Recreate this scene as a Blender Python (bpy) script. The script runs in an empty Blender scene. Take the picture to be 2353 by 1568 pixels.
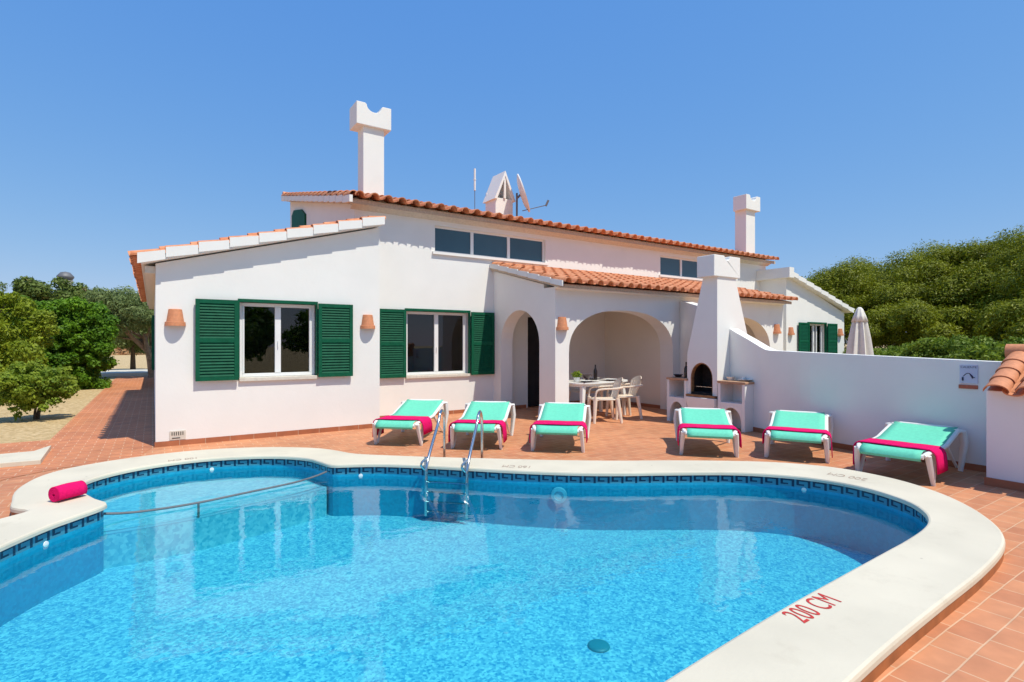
import bpy, bmesh, math, random
import numpy as np
from mathutils import Vector, Matrix
from mathutils.geometry import tessellate_polygon
R = math.radians
S = bpy.context.scene
COL = S.collection
random.seed(7)

# ------------------------------------------------------------------ camera
cam = bpy.data.cameras.new('camera'); cam_o = bpy.data.objects.new('camera', cam); COL.objects.link(cam_o)
cam_o.location = (0, 0, 1.5); cam_o.rotation_euler = (R(90), 0, R(-33.7))
cam.sensor_width = 36; cam.lens = 18.925; cam.shift_y = 4.0/2353; cam.clip_start = .05; cam.clip_end = 2000
S.camera = cam_o
# ------------------------------------------------------------------ sky and sun
SUN = Vector((.30, -1.0, 1.92)).normalized()
el = math.asin(SUN.z); az = math.atan2(SUN.x, SUN.y)
W = bpy.data.worlds.new('World'); S.world = W; W.use_nodes = True
nt = W.node_tree; bg = nt.nodes['Background']
sky = nt.nodes.new('ShaderNodeTexSky'); sky.sky_type = 'NISHITA'; sky.sun_disc = False
sky.sun_elevation = el; sky.sun_rotation = az; sky.air_density = 1.0; sky.dust_density = 0.15; sky.ozone_density = 3.2; sky.altitude = 30
# deepen the blue of the clear sky: one power curve per colour channel
EXPO = .38
sp_ = nt.nodes.new('ShaderNodeSeparateColor'); cb_ = nt.nodes.new('ShaderNodeCombineColor'); nt.links.new(sky.outputs[0], sp_.inputs[0])
for i_, (k_, p_) in enumerate(((.66, .80), (.66, .46), (.83, .12))):
    m1 = nt.nodes.new('ShaderNodeMath'); m1.operation = 'MULTIPLY'; m1.inputs[1].default_value = .088*2**EXPO
    m2 = nt.nodes.new('ShaderNodeMath'); m2.operation = 'POWER'; m2.inputs[1].default_value = p_
    m3 = nt.nodes.new('ShaderNodeMath'); m3.operation = 'MULTIPLY'; m3.inputs[1].default_value = k_/(.1*2**EXPO)
    nt.links.new(sp_.outputs[i_], m1.inputs[0]); nt.links.new(m1.outputs[0], m2.inputs[0]); nt.links.new(m2.outputs[0], m3.inputs[0]); nt.links.new(m3.outputs[0], cb_.inputs[i_])
nt.links.new(cb_.outputs[0], bg.inputs[0]); bg.inputs[1].default_value = .1
sl = bpy.data.lights.new('sun', 'SUN'); sl.energy = 3.5; sl.angle = R(.55); sl.color = (1, .945, .81)
so = bpy.data.objects.new('sun', sl); COL.objects.link(so); so.rotation_euler = (-SUN).to_track_quat('-Z', 'Y').to_euler()
S.view_settings.view_transform = 'Standard'; S.view_settings.look = 'None'; S.view_settings.exposure = EXPO; S.view_settings.gamma = 1

# ------------------------------------------------------------------ materials
def mat(name, col, rough=.6, **k):
    m = bpy.data.materials.new(name); m.use_nodes = True; n = m.node_tree.nodes; l = m.node_tree.links
    b = n['Principled BSDF']; b.inputs['Roughness'].default_value = rough
    b.inputs['Metallic'].default_value = k.get('metal', 0)
    if 'spec' in k: b.inputs['Specular IOR Level'].default_value = k['spec']
    col = tuple(col) + (1,)
    tc = n.new('ShaderNodeTexCoord')
    src = tc.outputs['Object'] if k.get('obj') else None
    if not src:
        g = n.new('ShaderNodeNewGeometry'); src = g.outputs['Position']
    var = k.get('var', .08)
    nz = n.new('ShaderNodeTexNoise'); nz.inputs['Scale'].default_value = k.get('scale', 6); nz.inputs['Detail'].default_value = 5
    l.new(src, nz.inputs['Vector'])
    cr = n.new('ShaderNodeValToRGB'); l.new(nz.outputs['Fac'], cr.inputs[0])
    c2 = k.get('col2'); e = cr.color_ramp.elements; e[0].position = .3; e[1].position = .7
    if c2: e[0].color = col; e[1].color = tuple(c2) + (1,)
    else:
        e[0].color = tuple(max(0, c*(1-var)) for c in col[:3]) + (1,); e[1].color = tuple(min(1, c*(1+var)) for c in col[:3]) + (1,)
    l.new(cr.outputs[0], b.inputs['Base Color'])
    m['_out'] = 0
    if k.get('bump'):
        n2 = n.new('ShaderNodeTexNoise'); n2.inputs['Scale'].default_value = k.get('bscale', 40); n2.inputs['Detail'].default_value = 6
        l.new(src, n2.inputs['Vector'])
        bp = n.new('ShaderNodeBump'); bp.inputs['Strength'].default_value = k['bump']; bp.inputs['Distance'].default_value = k.get('bdist', .01)
        l.new(n2.outputs['Fac'], bp.inputs['Height']); l.new(bp.outputs[0], b.inputs['Normal'])
    return m

def stucco(name, col):
    m = mat(name, col, .9, var=.02, scale=2, bump=.14, bscale=26, bdist=.008, spec=.2)
    n = m.node_tree.nodes; l = m.node_tree.links; b = n['Principled BSDF']
    g = n.new('ShaderNodeNewGeometry'); mp = n.new('ShaderNodeMapping'); mp.inputs['Scale'].default_value = (1.2, 1.2, .9)
    l.new(g.outputs['Position'], mp.inputs[0])
    z = n.new('ShaderNodeTexNoise'); z.inputs['Scale'].default_value = 1.6; z.inputs['Detail'].default_value = 8; z.inputs['Roughness'].default_value = .65
    l.new(mp.outputs[0], z.inputs['Vector'])
    cr = n.new('ShaderNodeValToRGB'); cr.color_ramp.elements[0].position = .52; cr.color_ramp.elements[1].position = .8
    cr.color_ramp.elements[0].color = (0, 0, 0, 1); cr.color_ramp.elements[1].color = (.07, .07, .07, 1); l.new(z.outputs['Fac'], cr.inputs[0])
    mx = n.new('ShaderNodeMix'); mx.data_type = 'RGBA'; mx.inputs[7].default_value = (.5, .47, .42, 1)
    old = b.inputs['Base Color'].links[0].from_socket
    l.new(cr.outputs[0], mx.inputs[0]); l.new(old, mx.inputs[6]); l.new(mx.outputs[2], b.inputs['Base Color'])
    return m

def specks(m, scale=7, amt=.7):
    n = m.node_tree.nodes; l = m.node_tree.links; b = n['Principled BSDF']; old = b.inputs['Base Color'].links[0].from_socket
    g = n.new('ShaderNodeNewGeometry'); v = n.new('ShaderNodeTexVoronoi'); v.inputs['Scale'].default_value = scale; l.new(g.outputs['Position'], v.inputs['Vector'])
    cr = n.new('ShaderNodeValToRGB'); cr.color_ramp.elements[0].position = .03; cr.color_ramp.elements[1].position = .085; cr.color_ramp.elements[0].color = (1, 1, 1, 1); cr.color_ramp.elements[1].color = (0, 0, 0, 1)
    l.new(v.outputs['Distance'], cr.inputs[0]); sp = n.new('ShaderNodeSeparateColor'); l.new(v.outputs['Color'], sp.inputs[0])
    gt = n.new('ShaderNodeMath'); gt.operation = 'GREATER_THAN'; gt.inputs[1].default_value = .82; l.new(sp.outputs[0], gt.inputs[0])
    mu = n.new('ShaderNodeMath'); mu.operation = 'MULTIPLY'; l.new(cr.outputs[0], mu.inputs[0]); l.new(gt.outputs[0], mu.inputs[1])
    m2 = n.new('ShaderNodeMath'); m2.operation = 'MULTIPLY'; m2.inputs[1].default_value = amt; l.new(mu.outputs[0], m2.inputs[0])
    z = n.new('ShaderNodeTexNoise'); z.inputs['Scale'].default_value = 4; z.inputs['Detail'].default_value = 8; z.inputs['Roughness'].default_value = .7; l.new(g.outputs['Position'], z.inputs['Vector'])
    zr = n.new('ShaderNodeMapRange'); zr.inputs[1].default_value = .56; zr.inputs[2].default_value = .75; zr.inputs[3].default_value = 0; zr.inputs[4].default_value = .22; l.new(z.outputs['Fac'], zr.inputs[0])
    mx_ = n.new('ShaderNodeMath'); mx_.operation = 'MAXIMUM'; l.new(m2.outputs[0], mx_.inputs[0]); l.new(zr.outputs[0], mx_.inputs[1])
    mx = n.new('ShaderNodeMix'); mx.data_type = 'RGBA'; mx.inputs[7].default_value = (.30, .25, .17, 1); l.new(mx_.outputs[0], mx.inputs[0]); l.new(old, mx.inputs[6]); l.new(mx.outputs[2], b.inputs['Base Color'])

def tile_mat(name, w, h, cols, mortar, msize=.006, off=.5, shift=(0, 0, 0)):
    m = bpy.data.materials.new(name); m.use_nodes = True; n = m.node_tree.nodes; l = m.node_tree.links
    b = n['Principled BSDF']; b.inputs['Roughness'].default_value = .62; b.inputs['Specular IOR Level'].default_value = .35
    g = n.new('ShaderNodeNewGeometry'); mp = n.new('ShaderNodeMapping'); mp.inputs['Location'].default_value = shift
    nzw = n.new('ShaderNodeTexNoise'); nzw.inputs['Scale'].default_value = 3.; l.new(g.outputs['Position'], nzw.inputs['Vector'])
    vm = n.new('ShaderNodeVectorMath'); vm.operation = 'MULTIPLY_ADD'; vm.inputs[1].default_value = (.012, .012, 0)
    l.new(nzw.outputs['Color'], vm.inputs[0]); l.new(g.outputs['Position'], vm.inputs[2]); l.new(vm.outputs[0], mp.inputs[0])
    br = n.new('ShaderNodeTexBrick'); br.offset = off; br.inputs['Scale'].default_value = 1; br.inputs['Brick Width'].default_value = w
    br.inputs['Row Height'].default_value = h; br.inputs['Mortar Size'].default_value = msize; br.inputs['Mortar Smooth'].default_value = .3; br.inputs['Bias'].default_value = 0
    br.inputs['Color1'].default_value = cols[0] + (1,); br.inputs['Color2'].default_value = cols[1] + (1,); br.inputs['Mortar'].default_value = mortar + (1,)
    l.new(mp.outputs[0], br.inputs['Vector'])
    z = n.new('ShaderNodeTexNoise'); z.inputs['Scale'].default_value = 7; z.inputs['Detail'].default_value = 6; l.new(g.outputs['Position'], z.inputs['Vector'])
    z2 = n.new('ShaderNodeTexNoise'); z2.inputs['Scale'].default_value = .9; z2.inputs['Detail'].default_value = 3; l.new(g.outputs['Position'], z2.inputs['Vector'])
    ad = n.new('ShaderNodeMath'); ad.operation = 'ADD'; l.new(z.outputs['Fac'], ad.inputs[0]); l.new(z2.outputs['Fac'], ad.inputs[1])
    mr = n.new('ShaderNodeMapRange'); mr.inputs[1].default_value = .6; mr.inputs[2].default_value = 1.4; mr.inputs[3].default_value = .78; mr.inputs[4].default_value = 1.2
    l.new(ad.outputs[0], mr.inputs[0])
    mx = n.new('ShaderNodeVectorMath'); mx.operation = 'SCALE'; l.new(br.outputs['Color'], mx.inputs[0]); l.new(mr.outputs[0], mx.inputs['Scale'])
    l.new(mx.outputs[0], b.inputs['Base Color'])
    bp = n.new('ShaderNodeBump'); bp.inputs['Strength'].default_value = .5; bp.inputs['Distance'].default_value = .004; bp.invert = True
    l.new(br.outputs['Fac'], bp.inputs['Height']); l.new(bp.outputs[0], b.inputs['Normal'])
    return m

def leaf_mat(name, c1, c2, tr=.35, c3=None):
    m = bpy.data.materials.new(name); m.use_nodes = True; n = m.node_tree.nodes; l = m.node_tree.links
    b = n['Principled BSDF']; b.inputs['Roughness'].default_value = .55; b.inputs['Specular IOR Level'].default_value = .3
    g = n.new('ShaderNodeNewGeometry'); cr = n.new('ShaderNodeValToRGB'); cr.color_ramp.elements[0].color = c1 + (1,); cr.color_ramp.elements[1].color = c2 + (1,)
    if c3:
        e = cr.color_ramp.elements.new(.86); e.color = c2 + (1,); e = cr.color_ramp.elements[2]; e.color = c3 + (1,)
        cr.color_ramp.elements[1].position = .84; cr.color_ramp.elements[1].color = c2 + (1,)
    z = n.new('ShaderNodeTexNoise'); z.inputs['Scale'].default_value = 1.1; z.inputs['Detail'].default_value = 3; l.new(g.outputs['Position'], z.inputs['Vector'])
    a = n.new('ShaderNodeMath'); a.operation = 'MULTIPLY_ADD'; a.inputs[1].default_value = .55; l.new(g.outputs['Random Per Island'], a.inputs[0])
    mr = n.new('ShaderNodeMapRange'); mr.inputs[1].default_value = .3; mr.inputs[2].default_value = .7; mr.inputs[3].default_value = 0; mr.inputs[4].default_value = .45
    l.new(z.outputs['Fac'], mr.inputs[0]); l.new(mr.outputs[0], a.inputs[2]); l.new(a.outputs[0], cr.inputs[0])
    l.new(cr.outputs[0], b.inputs['Base Color'])
    t = n.new('ShaderNodeBsdfTranslucent'); l.new(cr.outputs[0], t.inputs[0]); ms = n.new('ShaderNodeMixShader'); ms.inputs[0].default_value = tr
    o = n['Material Output']; l.new(b.outputs[0], ms.inputs[1]); l.new(t.outputs[0], ms.inputs[2]); l.new(ms.outputs[0], o.inputs[0])
    return m

M = {}
M['white'] = stucco('white_stucco', (.80, .79, .755))
M['wall_inner'] = stucco('porch_stucco', (.78, .73, .64))
M['white_paint'] = mat('white_paint', (.78, .77, .74), .5, var=.03)
M['stone_sill'] = mat('limestone_sill', (.62, .58, .50), .8, var=.1, scale=20)
M['terra'] = mat('roof_terracotta', (.54, .18, .08), .8, col2=(.74, .35, .19), scale=9, bump=.3, bscale=60, bdist=.004, spec=.2)
M['terra_pale'] = mat('pot_terracotta', (.60, .235, .11), .7, var=.12, scale=25, bump=.2)
M['mortar'] = mat('roof_mortar', (.52, .42, .32), .95, var=.15, scale=30, bump=.4)
M['skirt'] = tile_mat('skirting_tile', .33, 3, ((.42, .15, .07), (.35, .12, .055)), (.5, .36, .26), .004)
M['green'] = mat('green_lacquer', (.004, .090, .044), .6, var=.15, scale=12, spec=.15)
M['pvc'] = mat('white_pvc', (.80, .80, .79), .3, var=.02)
M['deck'] = tile_mat('terrace_tiles', .22, .155, ((.60, .26, .125), (.51, .20, .095)), (.64, .40, .24), .0045, .37)
M['path'] = tile_mat('path_bricks', .235, .12, ((.60, .225, .095), (.50, .175, .075)), (.68, .43, .27), .0055, .5)
M['coping'] = mat('cream_coping_stone', (.64, .58, .455), .75, var=.07, scale=1.7, bump=.3, bscale=45, bdist=.004)
M['worktop'] = mat('clay_worktop', (.46, .27, .16), .8, var=.15, scale=12)
M['riser'] = mat('riser_tile', (.34, .115, .035), .6, var=.25, scale=7)
specks(M['coping'])
M['dark'] = mat('dark_interior', (.012, .012, .014), .9, var=.3)
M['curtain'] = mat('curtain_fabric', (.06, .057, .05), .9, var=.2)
M['steel'] = mat('stainless_steel', (.62, .62, .62), .18, metal=1, var=.04)
M['grey_metal'] = mat('grey_metal', (.16, .16, .17), .6, metal=.3, var=.1)
M['resin'] = mat('white_resin', (.80, .79, .75), .35, var=.03, obj=True)
M['resin_beige'] = mat('ivory_resin', (.80, .68, .55), .4, var=.03, obj=True)
M['aqua'] = mat('aqua_sling_fabric', (.13, .60, .41), .75, var=.07, scale=30, bump=.2, bscale=300, bdist=.002, obj=True)
M['pink'] = mat('magenta_towel', (.74, .008, .13), .95, var=.12, scale=60, bump=.8, bscale=400, bdist=.004, obj=True, spec=.1)
M['bark'] = mat('bark', (.10, .07, .045), .95, var=.35, scale=10, bump=.8, bscale=25)
M['bark_pale'] = mat('olive_bark', (.25, .20, .14), .95, var=.35, scale=9, bump=.8, bscale=25)
M['soil'] = mat('dry_ground', (.40, .27, .11), .95, col2=(.72, .54, .30), scale=14, bump=.9, bscale=45, bdist=.03)
M['sooty'] = mat('sooty_brick', (.02, .016, .014), .95, var=.5, scale=20)
M['hearth'] = mat('hearth_brick', (.30, .15, .06), .9, var=.3, scale=15, bump=.5)
M['canvas'] = mat('cream_canvas', (.70, .67, .60), .9, var=.06, scale=15)
M['glass_green'] = mat('dark_bottle_glass', (.02, .012, .012), .1, var=.1)
M['ceramic'] = mat('white_ceramic', (.7, .7, .7), .2, var=.02)
M['dark_bowl'] = mat('dark_ceramic', (.05, .025, .03), .3, var=.2)
M['red_ink'] = mat('red_paint', (.50, .035, .03), .8, var=.3, scale=60)
M['faded_ink'] = mat('faded_brown_paint', (.30, .17, .12), .85, col2=(.50, .42, .33), scale=60)
M['sign_face'] = mat('sign_face', (.52, .55, .68), .5, var=.05)
M['sign_ink'] = mat('sign_ink', (.03, .03, .07), .6)
M['sign_red'] = mat('sign_red', (.42, .10, .05), .6, var=.2, scale=40)
M['pool_wall'] = None
M['drystone'] = None

def glass_pane():
    m = bpy.data.materials.new('window_glass'); m.use_nodes = True; n = m.node_tree.nodes; l = m.node_tree.links; o = n['Material Output']
    t = n.new('ShaderNodeBsdfTransparent'); t.inputs[0].default_value = (.55, .58, .58, 1); g = n.new('ShaderNodeBsdfGlossy'); g.inputs['Roughness'].default_value = .02
    f = n.new('ShaderNodeFresnel'); f.inputs[0].default_value = 1.6; ms = n.new('ShaderNodeMixShader')
    l.new(f.outputs[0], ms.inputs[0]); l.new(t.outputs[0], ms.inputs[1]); l.new(g.outputs[0], ms.inputs[2]); l.new(ms.outputs[0], o.inputs[0]); return m
M['glass'] = glass_pane()
M['glass_blue'] = mat('tinted_glass', (.045, .095, .13), .06, var=.1, scale=1.2)

def water_mat():
    m = bpy.data.materials.new('pool_water'); m.use_nodes = True; n = m.node_tree.nodes; l = m.node_tree.links; o = n['Material Output']
    t = n.new('ShaderNodeBsdfTransparent'); t.inputs[0].default_value = (.55, .96, 1, 1)
    g = n.new('ShaderNodeBsdfGlossy'); g.inputs['Roughness'].default_value = .0
    f = n.new('ShaderNodeFresnel'); f.inputs[0].default_value = 1.48; ms = n.new('ShaderNodeMixShader')
    ge = n.new('ShaderNodeNewGeometry'); mp = n.new('ShaderNodeMapping'); mp.inputs['Scale'].default_value = (1, 1.3, 1); l.new(ge.outputs['Position'], mp.inputs[0])
    z = n.new('ShaderNodeTexNoise'); z.inputs['Scale'].default_value = 4.5; z.inputs['Detail'].default_value = 2; l.new(mp.outputs[0], z.inputs['Vector'])
    z2 = n.new('ShaderNodeTexNoise'); z2.inputs['Scale'].default_value = 22; z2.inputs['Detail'].default_value = 2; l.new(mp.outputs[0], z2.inputs['Vector'])
    a = n.new('ShaderNodeMath'); a.operation = 'MULTIPLY_ADD'; a.inputs[1].default_value = .16; l.new(z2.outputs['Fac'], a.inputs[0]); l.new(z.outputs['Fac'], a.inputs[2])
    bp = n.new('ShaderNodeBump'); bp.inputs['Strength'].default_value = .10; bp.inputs['Distance'].default_value = .022; l.new(a.outputs[0], bp.inputs['Height'])
    l.new(bp.outputs[0], g.inputs['Normal']); l.new(bp.outputs[0], f.inputs['Normal'])
    l.new(f.outputs[0], ms.inputs[0]); l.new(t.outputs[0], ms.inputs[1]); l.new(g.outputs[0], ms.inputs[2]); l.new(ms.outputs[0], o.inputs[0]); return m
M['water'] = water_mat()

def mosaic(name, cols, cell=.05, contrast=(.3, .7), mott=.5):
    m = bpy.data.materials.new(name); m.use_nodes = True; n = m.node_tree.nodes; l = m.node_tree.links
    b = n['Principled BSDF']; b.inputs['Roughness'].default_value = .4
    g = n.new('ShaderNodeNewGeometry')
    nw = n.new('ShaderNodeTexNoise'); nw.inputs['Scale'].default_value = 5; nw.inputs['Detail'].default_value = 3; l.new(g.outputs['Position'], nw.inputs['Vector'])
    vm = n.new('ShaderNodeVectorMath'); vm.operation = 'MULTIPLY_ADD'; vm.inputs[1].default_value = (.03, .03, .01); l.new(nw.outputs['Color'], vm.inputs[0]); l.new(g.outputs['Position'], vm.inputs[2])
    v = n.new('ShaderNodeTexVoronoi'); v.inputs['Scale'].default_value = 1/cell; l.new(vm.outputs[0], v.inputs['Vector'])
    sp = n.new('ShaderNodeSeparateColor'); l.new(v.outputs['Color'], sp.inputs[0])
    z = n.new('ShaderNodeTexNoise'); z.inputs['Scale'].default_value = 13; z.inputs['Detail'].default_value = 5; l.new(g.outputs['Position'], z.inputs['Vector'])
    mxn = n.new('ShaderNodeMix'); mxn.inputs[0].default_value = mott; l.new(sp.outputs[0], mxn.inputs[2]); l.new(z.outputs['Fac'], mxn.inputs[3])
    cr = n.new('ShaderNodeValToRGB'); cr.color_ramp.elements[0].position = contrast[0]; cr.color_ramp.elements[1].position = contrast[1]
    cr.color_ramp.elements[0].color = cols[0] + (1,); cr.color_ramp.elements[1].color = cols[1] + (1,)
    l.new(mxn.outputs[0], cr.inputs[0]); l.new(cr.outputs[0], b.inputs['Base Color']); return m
M['pool_floor'] = mosaic('pool_floor_mosaic_caustics', ((.02, .27, .50), (.27, .64, .74)), .017, (.18, .82), .42)  # mosaic tones mixed with rippling caustic light painted into the colour
M['pool_wall'] = mosaic('pool_wall_mosaic', ((.0, .26, .44), (.0, .33, .52)), .025, (.3, .7), .6)
M['step_lip'] = mat('step_lip_tile', (.16, .45, .60), .5)
M['step_floor'] = mosaic('pool_step_mosaic', ((.06, .40, .56), (.25, .60, .70)), .03, (.25, .75), .5)

def key_mat():
    m = bpy.data.materials.new('greek_key_tiles'); m.use_nodes = True; n = m.node_tree.nodes; l = m.node_tree.links
    b = n['Principled BSDF']; b.inputs['Roughness'].default_value = .25
    uv = n.new('ShaderNodeUVMap'); sx = n.new('ShaderNodeSeparateXYZ'); l.new(uv.outputs[0], sx.inputs[0])
    fr = n.new('ShaderNodeMath'); fr.operation = 'FRACT'; l.new(sx.outputs[0], fr.inputs[0])
    U, V = fr.outputs[0], sx.outputs[1]
    def rng(s, a, c):
        g1 = n.new('ShaderNodeMath'); g1.operation = 'GREATER_THAN'; g1.inputs[1].default_value = a; l.new(s, g1.inputs[0])
        g2 = n.new('ShaderNodeMath'); g2.operation = 'LESS_THAN'; g2.inputs[1].default_value = c; l.new(s, g2.inputs[0])
        q = n.new('ShaderNodeMath'); q.operation = 'MULTIPLY'; l.new(g1.outputs[0], q.inputs[0]); l.new(g2.outputs[0], q.inputs[1]); return q.outputs[0]
    tot = None
    for (a, c, d, e) in ((.04, .2, 0, .93), (.04, .9, .73, .93), (.74, .9, .22, .93), (.42, .9, .22, .40)):
        q = n.new('ShaderNodeMath'); q.operation = 'MULTIPLY'; l.new(rng(U, a, c), q.inputs[0]); l.new(rng(V, d, e), q.inputs[1])
        if tot is None: tot = q.outputs[0]
        else:
            x = n.new('ShaderNodeMath'); x.operation = 'MAXIMUM'; l.new(tot, x.inputs[0]); l.new(q.outputs[0], x.inputs[1]); tot = x.outputs[0]
    mx = n.new('ShaderNodeMix'); mx.data_type = 'RGBA'; mx.inputs[6].default_value = (.05, .24, .34, 1); mx.inputs[7].default_value = (.004, .03, .075, 1)
    l.new(tot, mx.inputs[0]); l.new(mx.outputs[2], b.inputs['Base Color']); return m
M['key'] = key_mat()

def drystone():
    m = bpy.data.materials.new('dry_stone'); m.use_nodes = True; n = m.node_tree.nodes; l = m.node_tree.links; b = n['Principled BSDF']; b.inputs['Roughness'].default_value = .95
    g = n.new('ShaderNodeNewGeometry'); mp = n.new('ShaderNodeMapping'); mp.inputs['Scale'].default_value = (1, 1, 1.9); l.new(g.outputs['Position'], mp.inputs[0])
    v = n.new('ShaderNodeTexVoronoi'); v.inputs['Scale'].default_value = 1.9; l.new(mp.outputs[0], v.inputs['Vector'])
    v2 = n.new('ShaderNodeTexVoronoi'); v2.feature = 'DISTANCE_TO_EDGE'; v2.inputs['Scale'].default_value = 2.6; l.new(mp.outputs[0], v2.inputs['Vector'])
    sp = n.new('ShaderNodeSeparateColor'); l.new(v.outputs['Color'], sp.inputs[0])
    cr = n.new('ShaderNodeValToRGB'); cr.color_ramp.elements[0].color = (.40, .17, .07, 1); cr.color_ramp.elements[1].color = (.58, .40, .22, 1); l.new(sp.outputs[0], cr.inputs[0])
    c2 = n.new('ShaderNodeValToRGB'); c2.color_ramp.elements[1].position = .08; l.new(v2.outputs['Distance'], c2.inputs[0])
    mx = n.new('ShaderNodeMix'); mx.data_type = 'RGBA'; mx.blend_type = 'MULTIPLY'; mx.inputs[0].default_value = 1; l.new(cr.outputs[0], mx.inputs[6]); l.new(c2.outputs[0], mx.inputs[7])
    l.new(mx.outputs[2], b.inputs['Base Color'])
    bp = n.new('ShaderNodeBump'); bp.inputs['Distance'].default_value = .08; l.new(c2.outputs[0], bp.inputs['Height']); l.new(bp.outputs[0], b.inputs['Normal']); return m
M['drystone'] = drystone()

# ------------------------------------------------------------------ mesh helpers
class MB:
    def __init__(s): s.v = []; s.f = []; s.mi = []; s.cur = 0
    def add(s, vs, fs):
        o = len(s.v); s.v += [tuple(p) for p in vs]; s.f += [tuple(i+o for i in f) for f in fs]; s.mi += [s.cur]*len(fs)
    def box(s, x0, x1, y0, y1, z0, z1):
        s.add([(x0,y0,z0),(x1,y0,z0),(x1,y1,z0),(x0,y1,z0),(x0,y0,z1),(x1,y0,z1),(x1,y1,z1),(x0,y1,z1)],
              [(0,3,2,1),(4,5,6,7),(0,1,5,4),(1,2,6,5),(2,3,7,6),(3,0,4,7)]); return s
    def prism(s, poly, a, b, axis='y'):
        # poly in the plane normal to axis; extruded from a to b
        n = len(poly)
        def P(p, t):
            if axis == 'y': return (p[0], t, p[1])
            if axis == 'x': return (t, p[0], p[1])
            return (p[0], p[1], t)
        vs = [P(p, a) for p in poly] + [P(p, b) for p in poly]
        tri = tessellate_polygon([[Vector(P(p, a)) for p in poly]])
        fs = [tuple(t) for t in tri] + [tuple(i+n for i in t[::-1]) for t in tri] + [(i, (i+1) % n, (i+1) % n+n, i+n) for i in range(n)]
        s.add(vs, fs); return s
    def tube(s, pts, r, seg=10, closed=False, flat=1.0, cap=True):
        pts = [Vector(p) for p in pts]; n = len(pts); rs = r if isinstance(r, (list, tuple)) else [r]*n
        base = len(s.v); up = Vector((0, 0, 1)); prev = None
        for i, p in enumerate(pts):
            t = (pts[(i+1) % n]-pts[i-1]) if (closed or 0 < i < n-1) else (pts[1]-pts[0] if i == 0 else pts[-1]-pts[-2])
            if t.length < 1e-9: t = Vector((0, 0, 1))
            t.normalize()
            if prev is None:
                a = t.cross(up); a = a if a.length > .05 else t.cross(Vector((0, 1, 0))); a.normalize()
            else: a = prev-t*prev.dot(t); a.normalize()
            prev = a; b = t.cross(a)
            for k in range(seg):
                an = 2*math.pi*k/seg; s.v.append(tuple(p+a*math.cos(an)*rs[i]+b*math.sin(an)*rs[i]*flat))
        m = n if closed else n-1
        for i in range(m):
            for k in range(seg):
                j = (i+1) % n; s.f.append((base+i*seg+k, base+i*seg+(k+1) % seg, base+j*seg+(k+1) % seg, base+j*seg+k)); s.mi.append(s.cur)
        if not closed and cap:
            s.f.append(tuple(base+k for k in range(seg))[::-1]); s.mi.append(s.cur)
            s.f.append(tuple(base+(n-1)*seg+k for k in range(seg))); s.mi.append(s.cur)
        return s
    def lathe(s, prof, c=(0, 0, 0), seg=20):
        o = len(s.v)
        for r, z in prof:
            for k in range(seg):
                a = 2*math.pi*k/seg; s.v.append((c[0]+r*math.cos(a), c[1]+r*math.sin(a), c[2]+z))
        for i in range(len(prof)-1):
            for k in range(seg):
                s.f.append((o+i*seg+k, o+i*seg+(k+1) % seg, o+(i+1)*seg+(k+1) % seg, o+(i+1)*seg+k)); s.mi.append(s.cur)
        return s
    def grid(s, P):   # 2D list of points
        o = len(s.v); h, w = len(P), len(P[0])
        for row in P: s.v += [tuple(p) for p in row]
        for i in range(h-1):
            for j in range(w-1):
                s.f.append((o+i*w+j, o+i*w+j+1, o+(i+1)*w+j+1, o+(i+1)*w+j)); s.mi.append(s.cur)
        return s
    def build(s, name, m, parent=None, smooth=False, bevel=0, loc=None, solid=0, sub=0):
        me = bpy.data.meshes.new(name); me.from_pydata(s.v, [], s.f); me.update()
        ms = m if isinstance(m, (list, tuple)) else [m]
        for x in ms: me.materials.append(x)
        if len(ms) > 1: me.polygons.foreach_set('material_index', s.mi)
        bm = bmesh.new(); bm.from_mesh(me); bmesh.ops.recalc_face_normals(bm, faces=bm.faces); bm.to_mesh(me); bm.free()
        if smooth:
            me.polygons.foreach_set('use_smooth', [True]*len(me.polygons))
            try: me.set_sharp_from_angle(angle=R(42))
            except Exception: pass
        o = bpy.data.objects.new(name, me); COL.objects.link(o)
        if parent: o.parent = parent
        if loc: o.location = loc
        if solid:
            q = o.modifiers.new('solid', 'SOLIDIFY'); q.thickness = solid; q.offset = 0
        if sub:
            q = o.modifiers.new('sub', 'SUBSURF'); q.levels = sub; q.render_levels = sub
        if bevel:
            q = o.modifiers.new('bevel', 'BEVEL'); q.width = bevel; q.segments = 2; q.limit_method = 'ANGLE'; q.angle_limit = R(40)
        return o

def tag(o, label, cat, group=None, kind=None):
    o['label'] = label; o['category'] = cat
    if group: o['group'] = group
    if kind: o['kind'] = kind
    return o
def struct(o): o['kind'] = 'structure'; return o
def empty(name, loc=(0, 0, 0), rz=0):
    o = bpy.data.objects.new(name, None); COL.objects.link(o); o.location = loc; o.rotation_euler = (0, 0, rz); o.empty_display_size = .2; return o
def copy_tree(o, parent=None):
    c = o.copy(); COL.objects.link(c)
    if parent: c.parent = parent
    for ch in [x for x in bpy.data.objects if x.parent == o]: copy_tree(ch, c)
    return c
def catmull(pts, step=.12, closed=False):
    P = [Vector((p[0], p[1], p[2] if len(p) > 2 else 0)) for p in pts]; n = len(P); out = []
    for i in range(n if closed else n-1):
        p0 = P[(i-1) % n] if (closed or i > 0) else P[0]*2-P[1]
        p1 = P[i]; p2 = P[(i+1) % n]; p3 = P[(i+2) % n] if (closed or i < n-2) else P[-1]*2-P[-2]
        k = max(1, int((p2-p1).length/step+.5))
        for j in range(k):
            t = j/k; out.append(.5*((2*p1)+(-p0+p2)*t+(2*p0-5*p1+4*p2-p3)*t*t+(-p0+3*p1-3*p2+p3)*t**3))
    if not closed: out.append(P[-1])
    return out
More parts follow.
